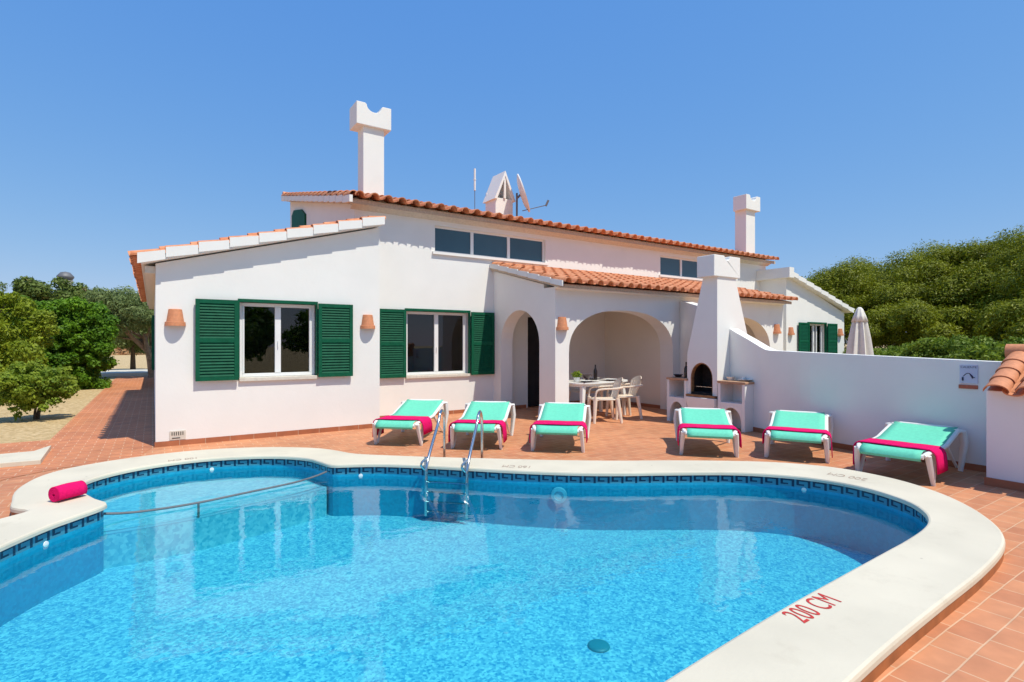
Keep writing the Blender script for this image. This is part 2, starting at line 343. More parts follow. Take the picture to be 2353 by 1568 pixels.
def offset(loop, d):      # closed loop; positive = to the left of travel
    n = len(loop); out = []
    for i in range(n):
        t = (loop[(i+1) % n]-loop[i-1]); t.z = 0; t.normalize(); out.append(loop[i]+Vector((-t.y, t.x, 0))*d)
    return out
def at_z(loop, z): return [(p.x, p.y, z) for p in loop]
def area(l): return sum(l[i-1].x*l[i].y-l[i].x*l[i-1].y for i in range(len(l)))/2
def sheet(name, loops, z, m, parent=None, zf=None):
    mb = MB(); vs = [Vector((p[0], p[1], 0)) for lp in loops for p in lp]
    tri = tessellate_polygon([[Vector((p[0], p[1], 0)) for p in lp] for lp in loops])
    mb.add([(p.x, p.y, zf(p.x, p.y) if zf else z) for p in vs], [t for t in tri])
    o = mb.build(name, m, parent)
    for p in o.data.polygons:
        if p.normal.z < 0:
            o.data.flip_normals(); break
    return o
def strip(mb, A, B):
    n = len(A); mb.add(list(A)+list(B), [(i, (i+1) % n, (i+1) % n+n, i+n) for i in range(n)])

# ================================================================== SETTING: pool outline
OUT = [(-.86,5.94),(-1.0,6.15),(-1.04,6.41),(-1.08,6.75),(-1.06,7.09),(-.98,7.42),(-.81,7.68),(-.53,7.87),(-.23,7.99),(.11,8.06),(.46,8.07),(.83,7.99),(1.2,7.83),(1.5,7.64),(1.8,7.36),(1.97,7.08),(2.12,6.72),(2.4,6.42),(2.87,5.98),(3.36,5.56),(3.9,5.1),(4.5,4.65),(5.2,4.2),(5.87,3.69),(6.2,3.3),(6.36,2.9),(6.32,2.4),(6.12,2.0),(5.85,1.7),(5.51,1.45),(5.17,1.28),(4.8,1.19),(4.2,1.14),(3.5,1.12),(2.9,1.10),(2.38,1.07),(1.4,1.0),(.4,.98),(-.6,1.05),(-1.35,1.6),(-1.7,2.7),(-1.75,3.8),(-1.6,4.7),(-1.3,5.4),(-1.01,5.80)]
INN = [(-.33,5.82),(-.43,6.08),(-.52,6.35),(-.58,6.6),(-.57,6.84),(-.45,7.07),(-.21,7.28),(.1,7.40),(.42,7.44),(.76,7.38),(1.09,7.24),(1.38,7.02),(1.56,6.76),(1.63,6.5),(1.70,6.27),(1.92,6.15),(2.2,5.98),(2.59,5.62),(2.95,5.24),(3.29,4.88),(3.7,4.5),(4.1,4.2),(4.63,3.88),(5.21,3.5),(5.55,3.12),(5.70,2.76),(5.70,2.41),(5.54,2.04),(5.32,1.83),(5.08,1.71),(4.8,1.65),(4.4,1.62),(4.07,1.61),(3.42,1.59),(2.84,1.57),(2.3,1.54),(1.74,1.5),(1.2,1.46),(.6,1.45),(-.3,1.55),(-.9,2.0),(-1.2,2.8),(-1.28,3.6),(-1.15,4.4),(-.87,5.0),(-.66,5.37),(-.5,5.57)]
OL = catmull(OUT, .1, True); IL = catmull(INN, .08, True)
if area(OL) < 0: OL.reverse()
if area(IL) < 0: IL.reverse()
ZC = .11; ZW = -.042
pool = empty('swimming_pool', (0, 0, 0)); tag(pool, 'large curved pool with cream stone rim, blue tiles and a small round step bay', 'swimming pool')
# coping slab with rounded edges
mb = MB()
o1 = offset(OL, .018); i1 = offset(IL, -.018)
tri = tessellate_polygon([[Vector((p.x, p.y, 0)) for p in o1], [Vector((p.x, p.y, 0)) for p in i1]])
mb.add(at_z(o1, ZC)+at_z(i1, ZC), tri)
strip(mb, at_z(o1, ZC), at_z(offset(OL, .005), ZC-.006)); strip(mb, at_z(offset(OL, .005), ZC-.006), at_z(OL, ZC-.02)); strip(mb, at_z(OL, ZC-.02), at_z(OL, ZC-.045)); strip(mb, at_z(OL, ZC-.045), at_z(offset(OL, .05), ZC-.045))
strip(mb, at_z(i1, ZC), at_z(offset(IL, -.005), ZC-.006)); strip(mb, at_z(offset(IL, -.005), ZC-.006), at_z(IL, ZC-.018)); strip(mb, at_z(IL, ZC-.018), at_z(IL, ZC-.04)); strip(mb, at_z(IL, ZC-.04), at_z(offset(IL, -.05), ZC-.04))
cop = mb.build('coping', M['coping'], pool, smooth=True)
mb = MB(); strip(mb, at_z(offset(OL, .007), ZC-.046), at_z(offset(OL, .007), -.03)); mb.build('riser', M['riser'], pool)
WL = offset(IL, -.025)      # pool wall line, a little under the coping
def floor_z(x, y): return -.47-.012*x
mb = MB(); strip(mb, at_z(WL, ZC-.04), at_z(WL, -.014)); band = mb.build('tile_band', M['key'], pool)
band.location = (0, 0, 0)
uvl = band.data.uv_layers.new(name='UVMap'); arc = [0]
for i in range(len(WL)): arc.append(arc[-1]+(WL[(i+1) % len(WL)]-WL[i]).length)
tot = arc[-1]; ncell = round(tot/.15)
nW = len(WL)
for p in band.data.polygons:
    ids = [band.data.loops[li].vertex_index for li in p.loop_indices]; cols_ = [i % nW for i in ids]; wrap = (0 in cols_ and nW-1 in cols_)
    for li, vi in zip(p.loop_indices, ids):
        c = vi % nW; u = arc[c] if not (wrap and c == 0) else tot
        uvl.data[li].uv = (u/tot*ncell, 1 if vi < nW else 0)
mb = MB(); strip(mb, at_z(WL, -.014), [(p.x, p.y, floor_z(p.x, p.y)) for p in WL]); mb.build('pool_wall', M['pool_wall'], pool)
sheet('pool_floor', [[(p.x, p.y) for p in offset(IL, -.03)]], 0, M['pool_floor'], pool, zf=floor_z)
# step bay : raised shallow floor in the round bay, ending along a curve
RC = [(-.36,5.86),(-.02,5.87),(.36,5.91),(.84,6.05),(1.25,6.17),(1.66,6.34)]
rc = catmull(RC, .12)
bay = [(p.x, p.y-.01) for p in rc]+[(1.64,6.6),(1.58,6.85),(1.39,7.05),(1.1,7.28),(.76,7.41),(.42,7.465),(.1,7.42),(-.22,7.30),(-.47,7.08),(-.60,6.84),(-.605,6.6),(-.54,6.3),(-.44,6.05)]
mb = MB(); mb.prism(bay, -.55, -.17, 'z'); mb.build('step', M['step_floor'], pool)
c0 = Vector((.5, 6.9)); bay2 = [(c0.x+(x-c0.x)*.93, max(6.55, y)) if y > 6.55 else None for x, y in bay]
lip = [(p.x, p.y-.012) for p in rc]+[(p.x, p.y+.05) for p in rc[::-1]]
mb = MB(); mb.prism(lip, -.17, -.162, 'z'); mb.build('step_edge', M['step_lip'], pool)
DR = (2.44, 2.63)
# main drain, light, return jets
mb = MB(); mb.lathe([(0, .012), (.055, .014), (.07, .008), (.074, 0)], (DR[0], DR[1], floor_z(*DR)+.004), 24); mb.build('drain', mat('drain_plastic', (.0, .20, .27), .5), pool, smooth=True)
def on_wall(name, px, py, r, z, m, h=None, dark=False):
    best = min(range(nW), key=lambda i: (WL[i].x-px)**2+(WL[i].y-py)**2); p = WL[best]; t = (WL[(best+1) % nW]-WL[best-1]).normalized(); nrm = Vector((-t.y, t.x, 0))
    mb = MB(); rr = [(r*.55, .022), (r*.6, .03), (r, .026), (r*1.03, 0)] if r > .05 else [(0, .006), (r, .005), (r*1.05, 0)]
    o = len(mb.v); mb.lathe([(a, b) for a, b in rr], seg=20)
    ob = mb.build(name, m, pool, smooth=True); ob.location = (p.x, p.y, z); ob.rotation_euler = nrm.to_track_quat('Z', 'Y').to_euler()
    if r > .05:
        mb = MB(); mb.lathe([(0, .02), (r*.55, .018)], seg=16); l2 = mb.build('lens', M['sign_face'], ob, smooth=True)
    return ob
on_wall('pool_light', 3.62, 4.57, .085, -.15, M['step_lip'])
for (x, y) in ((.62, 7.42), (2.0, 6.1), (-.66, 5.37), (5.6, 3.0)): on_wall('return_jet', x, y, .022, -.035, M['pvc'])
# water
water = sheet('water', [[(p.x, p.y) for p in offset(IL, -.02)]], ZW, M['water']); struct(water)

# ================================================================== SETTING: ground
deck_out = [(-9, -4), (-9, 10.9), (-1.32, 10.9), (-1.32, 29.5), (1.5, 29.5), (1.5, 24), (3, 24), (3, 16), (8.85, 16), (8.85, 6), (8.0, 4.5), (8.0, -4)]
hole = [(p.x, p.y) for p in offset(OL, .05)]
D1 = [(-9, -4), (-9, 10.9), (-1.32, 10.9), (-1.32, 9.2), (0.03, 9.2), (.03, 9.0), (.6, 9.0), (.6, -4)]
deck = sheet('terrace', [[(-9, -4), (12, -4), (12, 10.4), (-.3, 10.4), (-9, 10.4)], [(p.x, p.y) for p in offset(OL, .02)]], 0, M['deck']); struct(deck)
# the left part of the terrace and the path are paved in smaller bricks, 4 mm higher than the sheet below
path = sheet('path', [[(-9, -4), (-2.2, -4), (-2.2, 4.5), (-1.9, 5.6), (-1.5, 6.3), (-1.6, 7.2), (-1.35, 8.0), (-.9, 8.35), (-.2, 8.35), (.0, 9.3), (.06, 9.3), (.06, 29.5), (-1.32, 29.5), (-1.32, 10.85), (-9, 10.85)]], .004, M['path']); struct(path)
ground = sheet('ground', [[(-500, -200), (700, -200), (700, 800), (-500, 800)], [(-8.9, -3.9), (11.9, -3.9), (11.9, 10.3), (-8.9, 10.3)]], -.02, M['soil']); struct(ground)
# ================================================================== VILLA
villa = empty('villa', (0, 9.26, 0)); tag(villa, 'long white semi-detached villa with terracotta roofs, green shutters and arched porch', 'house')
villa.matrix_world = Matrix.Translation((0, 9.26, 0))
class Vil:
    pass
OFF = Vector((0, -9.26, 0))
def vb(mb, name, m, parent=None, **k):
    """link geometry given in world coordinates as a part of the villa"""
    par = parent or villa
    if parent is None: mb.v = [(x, y-9.26, z) for x, y, z in mb.v]
    else:
        L = parent['_abs'] if '_abs' in parent else (0, 0, 0)
        mb.v = [(x, y-9.26, z) for x, y, z in mb.v]
    return mb.build(name, m, par, **k)

YW, Y2, YP = 9.26, 10.15, 7.94
T = .25
def top_l(x): return 2.62+(x+.03)*(3.55-2.62)/3.4      # underside of the left wing roof
mb = MB()
wx0, wx1 = .03, 3.35
# left wing front wall around its window (opening 1.09..2.28, .93..2.15)
mb.prism([(wx0, 0), (1.09, 0), (1.09, top_l(1.09)), (wx0, top_l(wx0))], YW, YW+T)
mb.prism([(1.09, 0), (2.28, 0), (2.28, .93), (1.09, .93)], YW, YW+T)
mb.prism([(1.09, 2.15), (2.28, 2.15), (2.28, top_l(2.28)), (1.09, top_l(1.09))], YW, YW+T)
mb.prism([(2.28, 0), (wx1, 0), (wx1, top_l(wx1)), (2.28, top_l(2.28))], YW, YW+T)
mb.box(wx0, wx0+T, YW+T, 19.3, 0, 2.5); mb.box(wx1-T, wx1, YW+T, 10.4, 0, 3.45)
mb.box(wx0, 3.0, 19.3, 19.5, 0, 2.5); mb.box(wx0+.02, 3.0, 19.5, 27.2, 0, 2.4)
vb(mb, 'wall', M['white'])
# main block front wall with ground window, upper windows, doors inside the porch
mz = 4.26
def wall_y(mb, x0, x1, z0, z1, y0, y1, holes):
    xs = sorted({x0, x1, *[h[0] for h in holes], *[h[1] for h in holes]})
    for a, b in zip(xs, xs[1:]):
        zs = [(h[2], h[3]) for h in holes if h[0] <= a+1e-6 and h[1] >= b-1e-6]; zs.sort(); c = z0
        for h0, h1 in zs:
            if h0 > c: mb.box(a, b, y0, y1, c, h0)
            c = h1
        if z1 > c: mb.box(a, b, y0, y1, c, z1)
holes = [(4.19, 5.68, .81, 2.16), (4.85, 7.72, 3.385, 3.93), (11.72, 14.6, 3.385, 3.93), (7.2, 8.1, 0, 2.1), (14.45, 15.4, .85, 2.16)]
mb = MB(); wall_y(mb, 3.18, 16.85, 0, mz, Y2, Y2+T, holes)
mb.prism([(Y2+T, 0), (15.9, 0), (15.9, 5.42), (Y2+T, mz)], 3.18, 3.18+T, 'x')
mb.prism([(Y2+T, 0), (15.9, 0), (15.9, 5.42), (Y2+T, mz)], 16.85-T, 16.85, 'x')
mb.box(3.43, 16.6, 15.65, 15.9, 0, 5.4)
vb(mb, 'wall', M['white'])
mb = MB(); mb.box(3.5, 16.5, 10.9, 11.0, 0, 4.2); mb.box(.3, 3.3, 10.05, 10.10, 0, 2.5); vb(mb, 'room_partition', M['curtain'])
# right wing, the mirror image
def top_r(x): return 3.55-(x-16.82)*(3.55-2.50)/3.5
rx0, rx1 = 16.5, 20.2
mb = MB()
ro = (17.75, 18.95)
mb.prism([(rx0, 0), (ro[0], 0), (ro[0], top_r(ro[0])), (rx0, top_r(rx0))], YW, YW+T)
mb.prism([(ro[0], 0), (ro[1], 0), (ro[1], .93), (ro[0], .93)], YW, YW+T)
mb.prism([(ro[0], 2.15), (ro[1], 2.15), (ro[1], top_r(ro[1])), (ro[0], top_r(ro[0]))], YW, YW+T)
mb.prism([(ro[1], 0), (rx1, 0), (rx1, top_r(rx1)), (ro[1], top_r(ro[1]))], YW, YW+T)
mb.box(rx1-T, rx1, YW+T, 19.3, 0, 2.4); mb.box(rx0, rx0+T, YW+T, 10.6, 0, 3.6); mb.box(rx0+T, rx1-T, 19.05, 19.3, 0, 2.4)
mb.box(rx0+.3, rx1-.3, 10.3, 10.35, 0, 2.3); mb.box(16.30, 16.56, 9.045, 10.148, 3.52, 3.835)
vb(mb, 'wall', M['white'])
# porch
def ell(cx, rx, z0, rz, n=18, e=1.0):   # from right foot over to left foot
    return [(cx+rx*math.copysign(abs(math.cos(math.pi*i/n))**e, math.cos(math.pi*i/n)), z0+rz*abs(math.sin(math.pi*i/n))**e) for i in range(n+1)]
PZ = 2.55; PT = .36
mb = MB()
a1 = ell(8.09, 1.49, 1.30, .86, 26, .84); a2 = ell(11.93, 1.45, 1.30, .84, 26, .84)
poly = [(6.27, 0), (6.27, PZ), (14.0, PZ), (14.0, 0), (a2[0][0], 0)]+a2+[(a2[-1][0], 0), (a1[0][0], 0)]+a1+[(a1[-1][0], 0)]
mb.prism(poly, YP, YP+PT)
vb(mb, 'wall', M['white'], smooth=False)
def ztop(y): return 2.54+(y-7.94)*(3.09-2.54)/(10.15-7.94)
mb = MB(); sa = ell(9.14, .70, 1.48, .69)
poly = [(YP+PT, 0), (YP+PT, ztop(YP+PT)), (Y2, ztop(Y2)), (Y2, 0), (sa[0][0], 0)]+sa+[(sa[-1][0], 0)]
mb.prism(poly, 6.27, 6.27+.3, 'x'); vb(mb, 'wall', M['white']); mb = MB()
mb.prism([(YP+PT, 0), (YP+PT, ztop(YP+PT)), (Y2, ztop(Y2)), (Y2, 0)], 13.72, 14.0, 'x')
vb(mb, 'wall', M['white'])
mb = MB(); mb.box(9.62, 10.0, YP+PT, Y2, 0, 2.75); mb.box(6.57, 13.72, YP+PT, Y2, 2.5, 2.56); vb(mb, 'porch_lining', M['wall_inner'])

# ---- roofs: real barrel tiles, course by course
def barrel_roof(name, P0, U, D, width, length, pitch=.27, course=.38, m=None, parent=None, jit=.004, drop=.022):
    """P0 lower corner, U along the eave, D up the slope"""
    U = Vector(U).normalized(); D = Vector(D).normalized(); N = U.cross(D).normalized()
    if N.z < 0: N = -N
    P0 = Vector(P0); mb = MB(); nc = int(round(width/pitch)); pitch = width/nc; nr = int(math.ceil(length/course)); r = pitch*.33
    rnd = random.Random(3)
    for i in range(nc):
        for k in range(nr):
            s0 = k*course-.02*(k > 0); s1 = min((k+1)*course+.03, length)
            if s1-s0 < .05: continue
            jx = rnd.uniform(-jit, jit); jz = rnd.uniform(0, jit)
            if k == 0: s0 += rnd.uniform(-.012, .012)
            for kind in (0, 1):
                cx = (i+.5)*pitch if kind == 0 else (i+1)*pitch
                if kind == 1 and i == nc-1: continue
                lo = []; hi = []; lo2 = []; hi2 = []
                for q in range(7):
                    a = math.pi*q/6; rr0 = r*1.0; rr1 = r*.86
                    if kind == 0: x0, z0 = math.cos(a)*rr0, math.sin(a)*rr0*.92+.035; x1, z1 = math.cos(a)*rr1, math.sin(a)*rr1*.92+.035
                    else: x0, z0 = math.cos(a)*rr1*.95, -math.sin(a)*rr1*.55+.062; x1, z1 = math.cos(a)*rr0*.95, -math.sin(a)*rr0*.55+.062
                    e0 = s0 if kind == 0 else s0+.03
                    z0 += drop+jz; z1 += jz
                    lo.append(P0+U*(cx+x0+jx)+D*e0+N*z0); hi.append(P0+U*(cx+x1+jx)+D*s1+N*z1)
                    sg = -.013 if kind == 0 else .013
                    f = 1-.012/r
                    lo2.append(P0+U*(cx+x0*f+jx)+D*e0+N*(z0-(.013 if kind == 0 else .013))); hi2.append(P0+U*(cx+x1*f+jx)+D*s1+N*(z1-.013))
                mb.grid([lo, hi]); mb.grid([lo, lo2]); mb.grid([lo2, hi2])
    return mb
def slab(p, th):     # p = 4 corners ccw, extruded downwards
    p = [Vector(q) for q in p]; mb = MB(); mb.add(p+[q-Vector((0, 0, th)) for q in p], [(0,1,2,3),(7,6,5,4),(0,4,5,1),(1,5,6,2),(2,6,7,3),(3,7,4,0)]); return mb

# main roof: eave at Y 9.75 rising to the back ridge
e0, ez = 9.76, 4.15; by, bz = 16.0, 5.55; sl_ = (bz-ez)/(by-e0); Dm = (0, by-e0, bz-ez); Lm = Vector(Dm).length
roof = slab([(3.02, e0+.16, ez+.16*sl_-.012), (17.02, e0+.16, ez+.16*sl_-.012), (17.02, by, bz-.012), (3.02, by, bz-.012)], .09)
rf = vb(roof, 'roof', M['mortar'])
mb = barrel_roof('t', (3.02, e0, ez), (1, 0, 0), Dm, 14.0, Lm, .275); vb(mb, 'roof_tiles', M['terra'], rf, smooth=True)
# cream cornice under the eave and along the left gable verge
mb = MB(); mb.prism([(Y2-.18, ez-.03), (Y2-.001, ez-.12), (Y2-.001, ez-.0)], 3.1, 16.93, 'x')
vb(mb, 'cornice', M['stone_sill'])
mb = MB()
for i in range(14):
    s0 = i/14; s1 = (i+1)/14; y0 = e0+.02+(by-e0)*s0; y1 = e0+(by-e0)*s1+.03; z0 = ez+(bz-ez)*s0+.05; z1 = ez+(bz-ez)*s1+.025
    mb.prism([(y0, z0-.13), (y1, z1-.13), (y1, z1), (y0, z0)], 2.97, 3.03, 'x')
vb(mb, 'verge', M['white'])
mb = MB()
for i in range(16):
    s0 = i/16; s1 = (i+1)/16; y0 = e0+(by-e0)*s0; y1 = e0+(by-e0)*s1+.03; z0 = ez+(bz-ez)*s0+.03; z1 = ez+(bz-ez)*s1+.01
    for (xc) in (3.05,):
        pr = [(xc+.085*math.cos(math.pi*q/8), .085*math.sin(math.pi*q/8)) for q in range(9)]
        mb.grid([[(x, y0, z0+z+.025) for x, z in pr], [(x, y1, z1+z+.015) for x, z in pr]]); mb.grid([[(x, y0, z0+z+.025) for x, z in pr], [(x, y0, z0+z+.008) for x, z in pr]])
vb(mb, 'verge_tiles', M['terra'], rf, smooth=True)
mb = MB(); mb.tube([(3.0, by-.02, bz+.05), (17.0, by-.02, bz+.05)], .1, 10); vb(mb, 'ridge', M['terra'], rf, smooth=True)

# left wing roof: low at X=-.24, high at X=3.35
def wing_roof(xa, za, xb, zb, y0, y1, mirror=False):
    sgn = -1 if mirror else 1
    ln = math.hypot(xb-xa, zb-za)
    c = [(xa+.12*sgn, y0+.02, za+.12*(zb-za)/abs(xb-xa)-.01), (xb, y0+.02, zb-.01), (xb, y1, zb-.01), (xa+.12*sgn, y1, za+.12*(zb-za)/abs(xb-xa)-.01)]
    if mirror: c = c[::-1]
    sb = slab(c, .07); rf = vb(sb, 'roof', M['white'])
    mb = barrel_roof('t', (xa, y0+.10, za), (0, 1, 0), (xb-xa, 0, zb-za), y1-y0-.10, ln, .26, .40); vb(mb, 'roof_tiles', M['terra'], rf, smooth=True)
    n = 9; mbw = MB(); mbt = MB()
    for i in range(n):
        s0, s1 = i/n, (i+1)/n; X0 = xa+(xb-xa)*s0+(.07*sgn if i == 0 else 0); X1 = xa+(xb-xa)*s1; Z0 = za+(zb-za)*s0; Z1 = za+(zb-za)*s1-.03
        mbw.prism([(X0+.008*sgn, Z0-.055), (X1, Z1-.055), (X1, Z1+.078), (X0+.008*sgn, Z0+.09)], y0-.0, y0+.05)
        X0b = xa+(xb-xa)*s0
        pr = [(y0+.095+.095*math.cos(math.pi*q/10), .050+.058*math.sin(math.pi*q/10)) for q in range(11)]
        A = [(X0b, y, Z0+z+.012) for y, z in pr]; B = [(X1+.02*sgn, y, Z1+z+.004) for y, z in pr]
        mbt.grid([A, B]); mbt.grid([A, [(x, y, z-.016) for x, y, z in A]]); mbt.grid([[(x, y, z-.016) for x, y, z in A], [(x, y, z-.016) for x, y, z in B]])
    vb(mbw, 'verge', M['white']); vb(mbt, 'verge_tiles', M['white_paint'] if mirror else M['terra'], rf, smooth=True)
wing_roof(-.26, 2.66, 3.38, 3.66, 9.08, 19.5)
wing_roof(20.55, 2.60, 16.40, 3.68, 9.06, 19.4, True)
mb = MB(); mb.box(-.10, .028, 9.3, 19.3, 2.5, 2.6); vb(mb, 'cornice', M['stone_sill'])
# porch roof
pe, pz = 7.58, 2.56; pt_y, pt_z = Y2, 3.19; Dp = (0, pt_y-pe, pt_z-pz)
sp = (pt_z-pz)/(pt_y-pe)
rf = vb(slab([(6.20, pe+.14, pz+.14*sp-.012), (14.02, pe+.14, pz+.14*sp-.012), (14.02, pt_y-.003, pt_z-.015), (6.20, pt_y-.003, pt_z-.015)], .07), 'roof', M['mortar'])
mb = barrel_roof('t', (6.15, pe, pz), (1, 0, 0), Dp, 7.92, Vector(Dp).length-.01, .265); vb(mb, 'roof_tiles', M['terra'], rf, smooth=True)
mb = MB()
for i in range(7):
    s0, s1 = i/7, (i+1)/7; a = pe+.03+(pt_y-pe-.04)*s0; b = pe+.03+(pt_y-pe-.04)*s1; z0 = pz+(pt_z-pz)*s0; z1 = pz+(pt_z-pz)*s1-.012
    mb.prism([(a+.005, z0-.03), (b, z1-.03), (b, z1+.065), (a+.005, z0+.075)], 6.17, 6.20, 'x')
vb(mb, 'verge', M['white'])
mb = MB(); mb.prism([(YP-.16, pz+.005), (YP-.001, pz-.06), (YP-.001, pz+.02)], 6.25, 13.98, 'x'); vb(mb, 'cornice', M['white'])

# skirting along the walls
h = .075
for bx_ in ((wx0-.012, wx1+.012, YW-.012, YW-.0005), (3.36, 6.26, Y2-.012, Y2-.0005), (6.258, 6.2695, YP-.012, 8.44), (6.258, 6.2695, 9.84, Y2-.013), (6.27, 6.6, YP-.012, YP-.0005),
            (9.605, 9.6195, YP+PT, Y2-.013), (6.58, 7.16, Y2-.012, Y2-.0005), (8.14, 9.6, Y2-.012, Y2-.0005), (9.58, 10.48, YP-.012, YP-.0005)):
    mb = MB(); mb.box(*bx_, 0, h); vb(mb, 'skirting', M['skirt'])

# ---- windows
def shutter(x0, x1, y, z0, z1, parent, name='shutter'):
    mb = MB(); st = .055; t = .035
    mb.box(x0, x0+st, y-t, y, z0, z1); mb.box(x1-st, x1, y-t, y, z0, z1)
    zm = z0+(z1-z0)*.47
    for a, b in ((z0, z0+.06), (z1-.06, z1), (zm, zm+.065)): mb.box(x0+st, x1-st, y-t+.002, y-.002, a, b)
    for a, b in ((z0+.06, zm), (zm+.065, z1-.06)):
        n = max(3, int((b-a)/.043)); d = (b-a)/n
        for i in range(n):
            zc = a+(i+.5)*d
            mb.prism([(y-t+.004, zc-.020), (y-t+.009, zc-.023), (y-.006, zc+.018), (y-.011, zc+.021)], x0+st, x1-st, 'x')
    mb.box(x0+st, x1-st, y-.003, y-.001, z0+.06, z1-.06)
    return vb(mb, name, M['green'], parent)
def window(x0, x1, z0, z1, y, depth=.11, sh=None, top=True, curtain=False):
    yf = y+depth; f = .055; xm = (x0+x1)/2
    mb = MB()
    for a, b, c, d in ((x0+.02, x0+.02+f, z0+.03, z1-.02), (x1-.02-f, x1-.02, z0+.03, z1-.02)): mb.box(a, b, yf, yf+.06, c, d)
    mb.box(x0+.02+f, x1-.02-f, yf, yf+.06, z0+.03, z0+.03+f); mb.box(x0+.02+f, x1-.02-f, yf, yf+.06, z1-.02-f, z1-.02)
    mb.box(xm-.045, xm+.045, yf-.006, yf+.055, z0+.03+f, z1-.02-f)
    mb.box(x0+.02+f, x0+.02+f+.03, yf-.004, yf+.05, z0+.03+f, z1-.02-f); mb.box(x1-.05-f, x1-.02-f, yf-.004, yf+.05, z0+.03+f, z1-.02-f)
    w = vb(mb, 'window', M['pvc'], bevel=.004)
    for a, b in ((x0+.075, xm-.04), (xm+.04, x1-.075)):
        m2 = MB(); m2.box(a, b, yf+.03, yf+.034, z0+.08, z1-.07); vb(m2, 'pane', M['glass'], w)
    m2 = MB(); m2.box(x0+.015, x1-.015, y-.045, yf+.0, z0-.03, z0+.028); vb(m2, 'sill', M['stone_sill'], w, bevel=.006)
    m2 = MB(); m2.cur = 0; m2.box(xm-.006, xm+.006, yf-.03, yf-.006, z0+.5, z0+.6); vb(m2, 'handle', M['pvc'], w)
    if sh:
        for a, b in sh: shutter(a, b, y-.045, z0+.0, z1+.0, w)
    if top:
        m2 = MB(); m2.box(x0-.0, x1+.0, y-.03, y+.03, z1-.018, z1+.03); m2.box(x0-.0, x0+.022, y-.03, y+.05, z0+.03, z1-.018); m2.box(x1-.022, x1, y-.03, y+.05, z0+.03, z1-.018); vb(m2, 'shutter_frame', M['green'], w)
    return w
window(1.09, 2.28, .93, 2.15, YW, sh=[(.52, 1.09), (2.28, 2.85)])
window(4.19, 5.68, .81, 2.16, Y2, sh=[(3.62, 4.19), (5.68, 6.25)])
w = window(ro[0], ro[1], .93, 2.15, YW, sh=[(ro[0]-.62, ro[0]), (ro[1], ro[1]+.62)])
m2 = MB(); m2.box(ro[0]+.75, ro[0]+.80, YW+.1, YW+.13, .98, 2.1); vb(m2, 'mullion', M['pvc'], w)
def clerestory(xs, z0, z1, y):
    mb = MB(); x0, x1 = xs[0], xs[-1]; yf = y+.07; f = .05
    mb.box(x0, x1, yf, yf+.05, z0, z0+.035); mb.box(x0, x1, yf, yf+.05, z1-.035, z1)
    for i, x in enumerate(xs): mb.box(x-(0 if i == 0 else f*.7), x+(0 if i == len(xs)-1 else f*.7), yf-.005, yf+.05, z0+.035, z1-.035)
    w = vb(mb, 'window', M['pvc'])
    for a, b in zip(xs, xs[1:]):
        m2 = MB(); m2.box(a+.03, b-.03, yf+.02, yf+.03, z0+.03, z1-.03); vb(m2, 'pane', M['glass_blue'], w)
    m2 = MB(); m2.box(x0-.06, x1+.06, y-.05, y+.06, z0-.055, z0-.001); vb(m2, 'sill', M['white'], w)
clerestory([4.85, 5.77, 6.72, 7.72], 3.385, 3.93, Y2); clerestory([11.72, 12.68, 13.65, 14.6], 3.385, 3.93, Y2)
# gable-side shutter of the upper storey and the shutter on the far side wall
mb = MB(); mb.prism([(14.0, 4.2), (15.5, 4.2), (15.5, 4.95), (15.25, 5.05), (14.4, 4.9), (14.0, 4.7)], 3.135, 3.178, 'x'); vb(mb, 'shutter', M['green'])
mb = MB(); mb.box(-.02, .028, 14.2, 14.26, .9, 2.1); vb(mb, 'shutter', M['green']); mb = MB(); mb.box(-.03, .028, 15.6, 15.64, .9, 2.1); vb(mb, 'shutter', M['green'])
# doors
mb = MB(); mb.box(7.21, 8.09, Y2+.06, Y2+.10, .02, 2.06); vb(mb, 'door', M['dark'])
mb = MB(); mb.box(7.16, 7.2, Y2-.01, Y2+.05, 0, 2.12); mb.box(8.1, 8.14, Y2-.01, Y2+.05, 0, 2.12); mb.box(7.2, 8.1, Y2-.01, Y2+.05, 2.1, 2.14); vb(mb, 'door_frame', M['white_paint'])
w_ = shutter(14.45, 15.4, Y2+.1, .86, 2.15, None)
mb = MB()
mb.box(13.1, 13.7, Y2-.06, Y2-.02, .1, 2.15); vb(mb, 'door', M['green'])
# vent grille low on the left wing
mb = MB(); mb.box(.20, .40, YW-.012, YW-.0008, .085, .215); 
v_ = vb(mb, 'vent', M['stone_sill'])
mb = MB()
for i in range(6): mb.box(.225+i*.027, .236+i*.027, YW-.016, YW-.0125, .15, .20)
mb.box(.23, .33, YW-.016, YW-.0125, .105, .118)
vb(mb, 'slots', M['curtain'], v_)

# ---- chimneys
def chimney(x0, x1, y0, y1, zb, zs, cx0, cx1, cy0, cy1, zt, notch=True, name='chimney'):
    mb = MB(); mb.box(x0, x1, y0, y1, zb, zs+.02); ch = vb(mb, name, M['white'], bevel=.01)
    cx = (cx0+cx1)/2; w = (cx1-cx0); r = w*.21; pr = [(cx0, zs), (cx1, zs), (cx1, zt), (cx+r*1.25, zt)]
    pr += [(cx+r*math.cos(a), zt-.03-r*.85*math.sin(a)) for a in [math.pi*i/10 for i in range(11)]] + [(cx-r*1.25, zt), (cx0, zt)]
    mb = MB(); mb.prism(pr, cy0, cy1); vb(mb, 'chimney_cap', M['white'], ch, bevel=.01)
    return ch
chimney(3.37, 3.79, 10.22, 10.55, 4.2, 5.68, 3.22, 3.91, 10.15, 10.60, 6.11)
chimney(15.86, 16.36, 10.22, 10.62, 4.2, 5.78, 15.73, 16.51, 10.13, 10.60, 6.25)
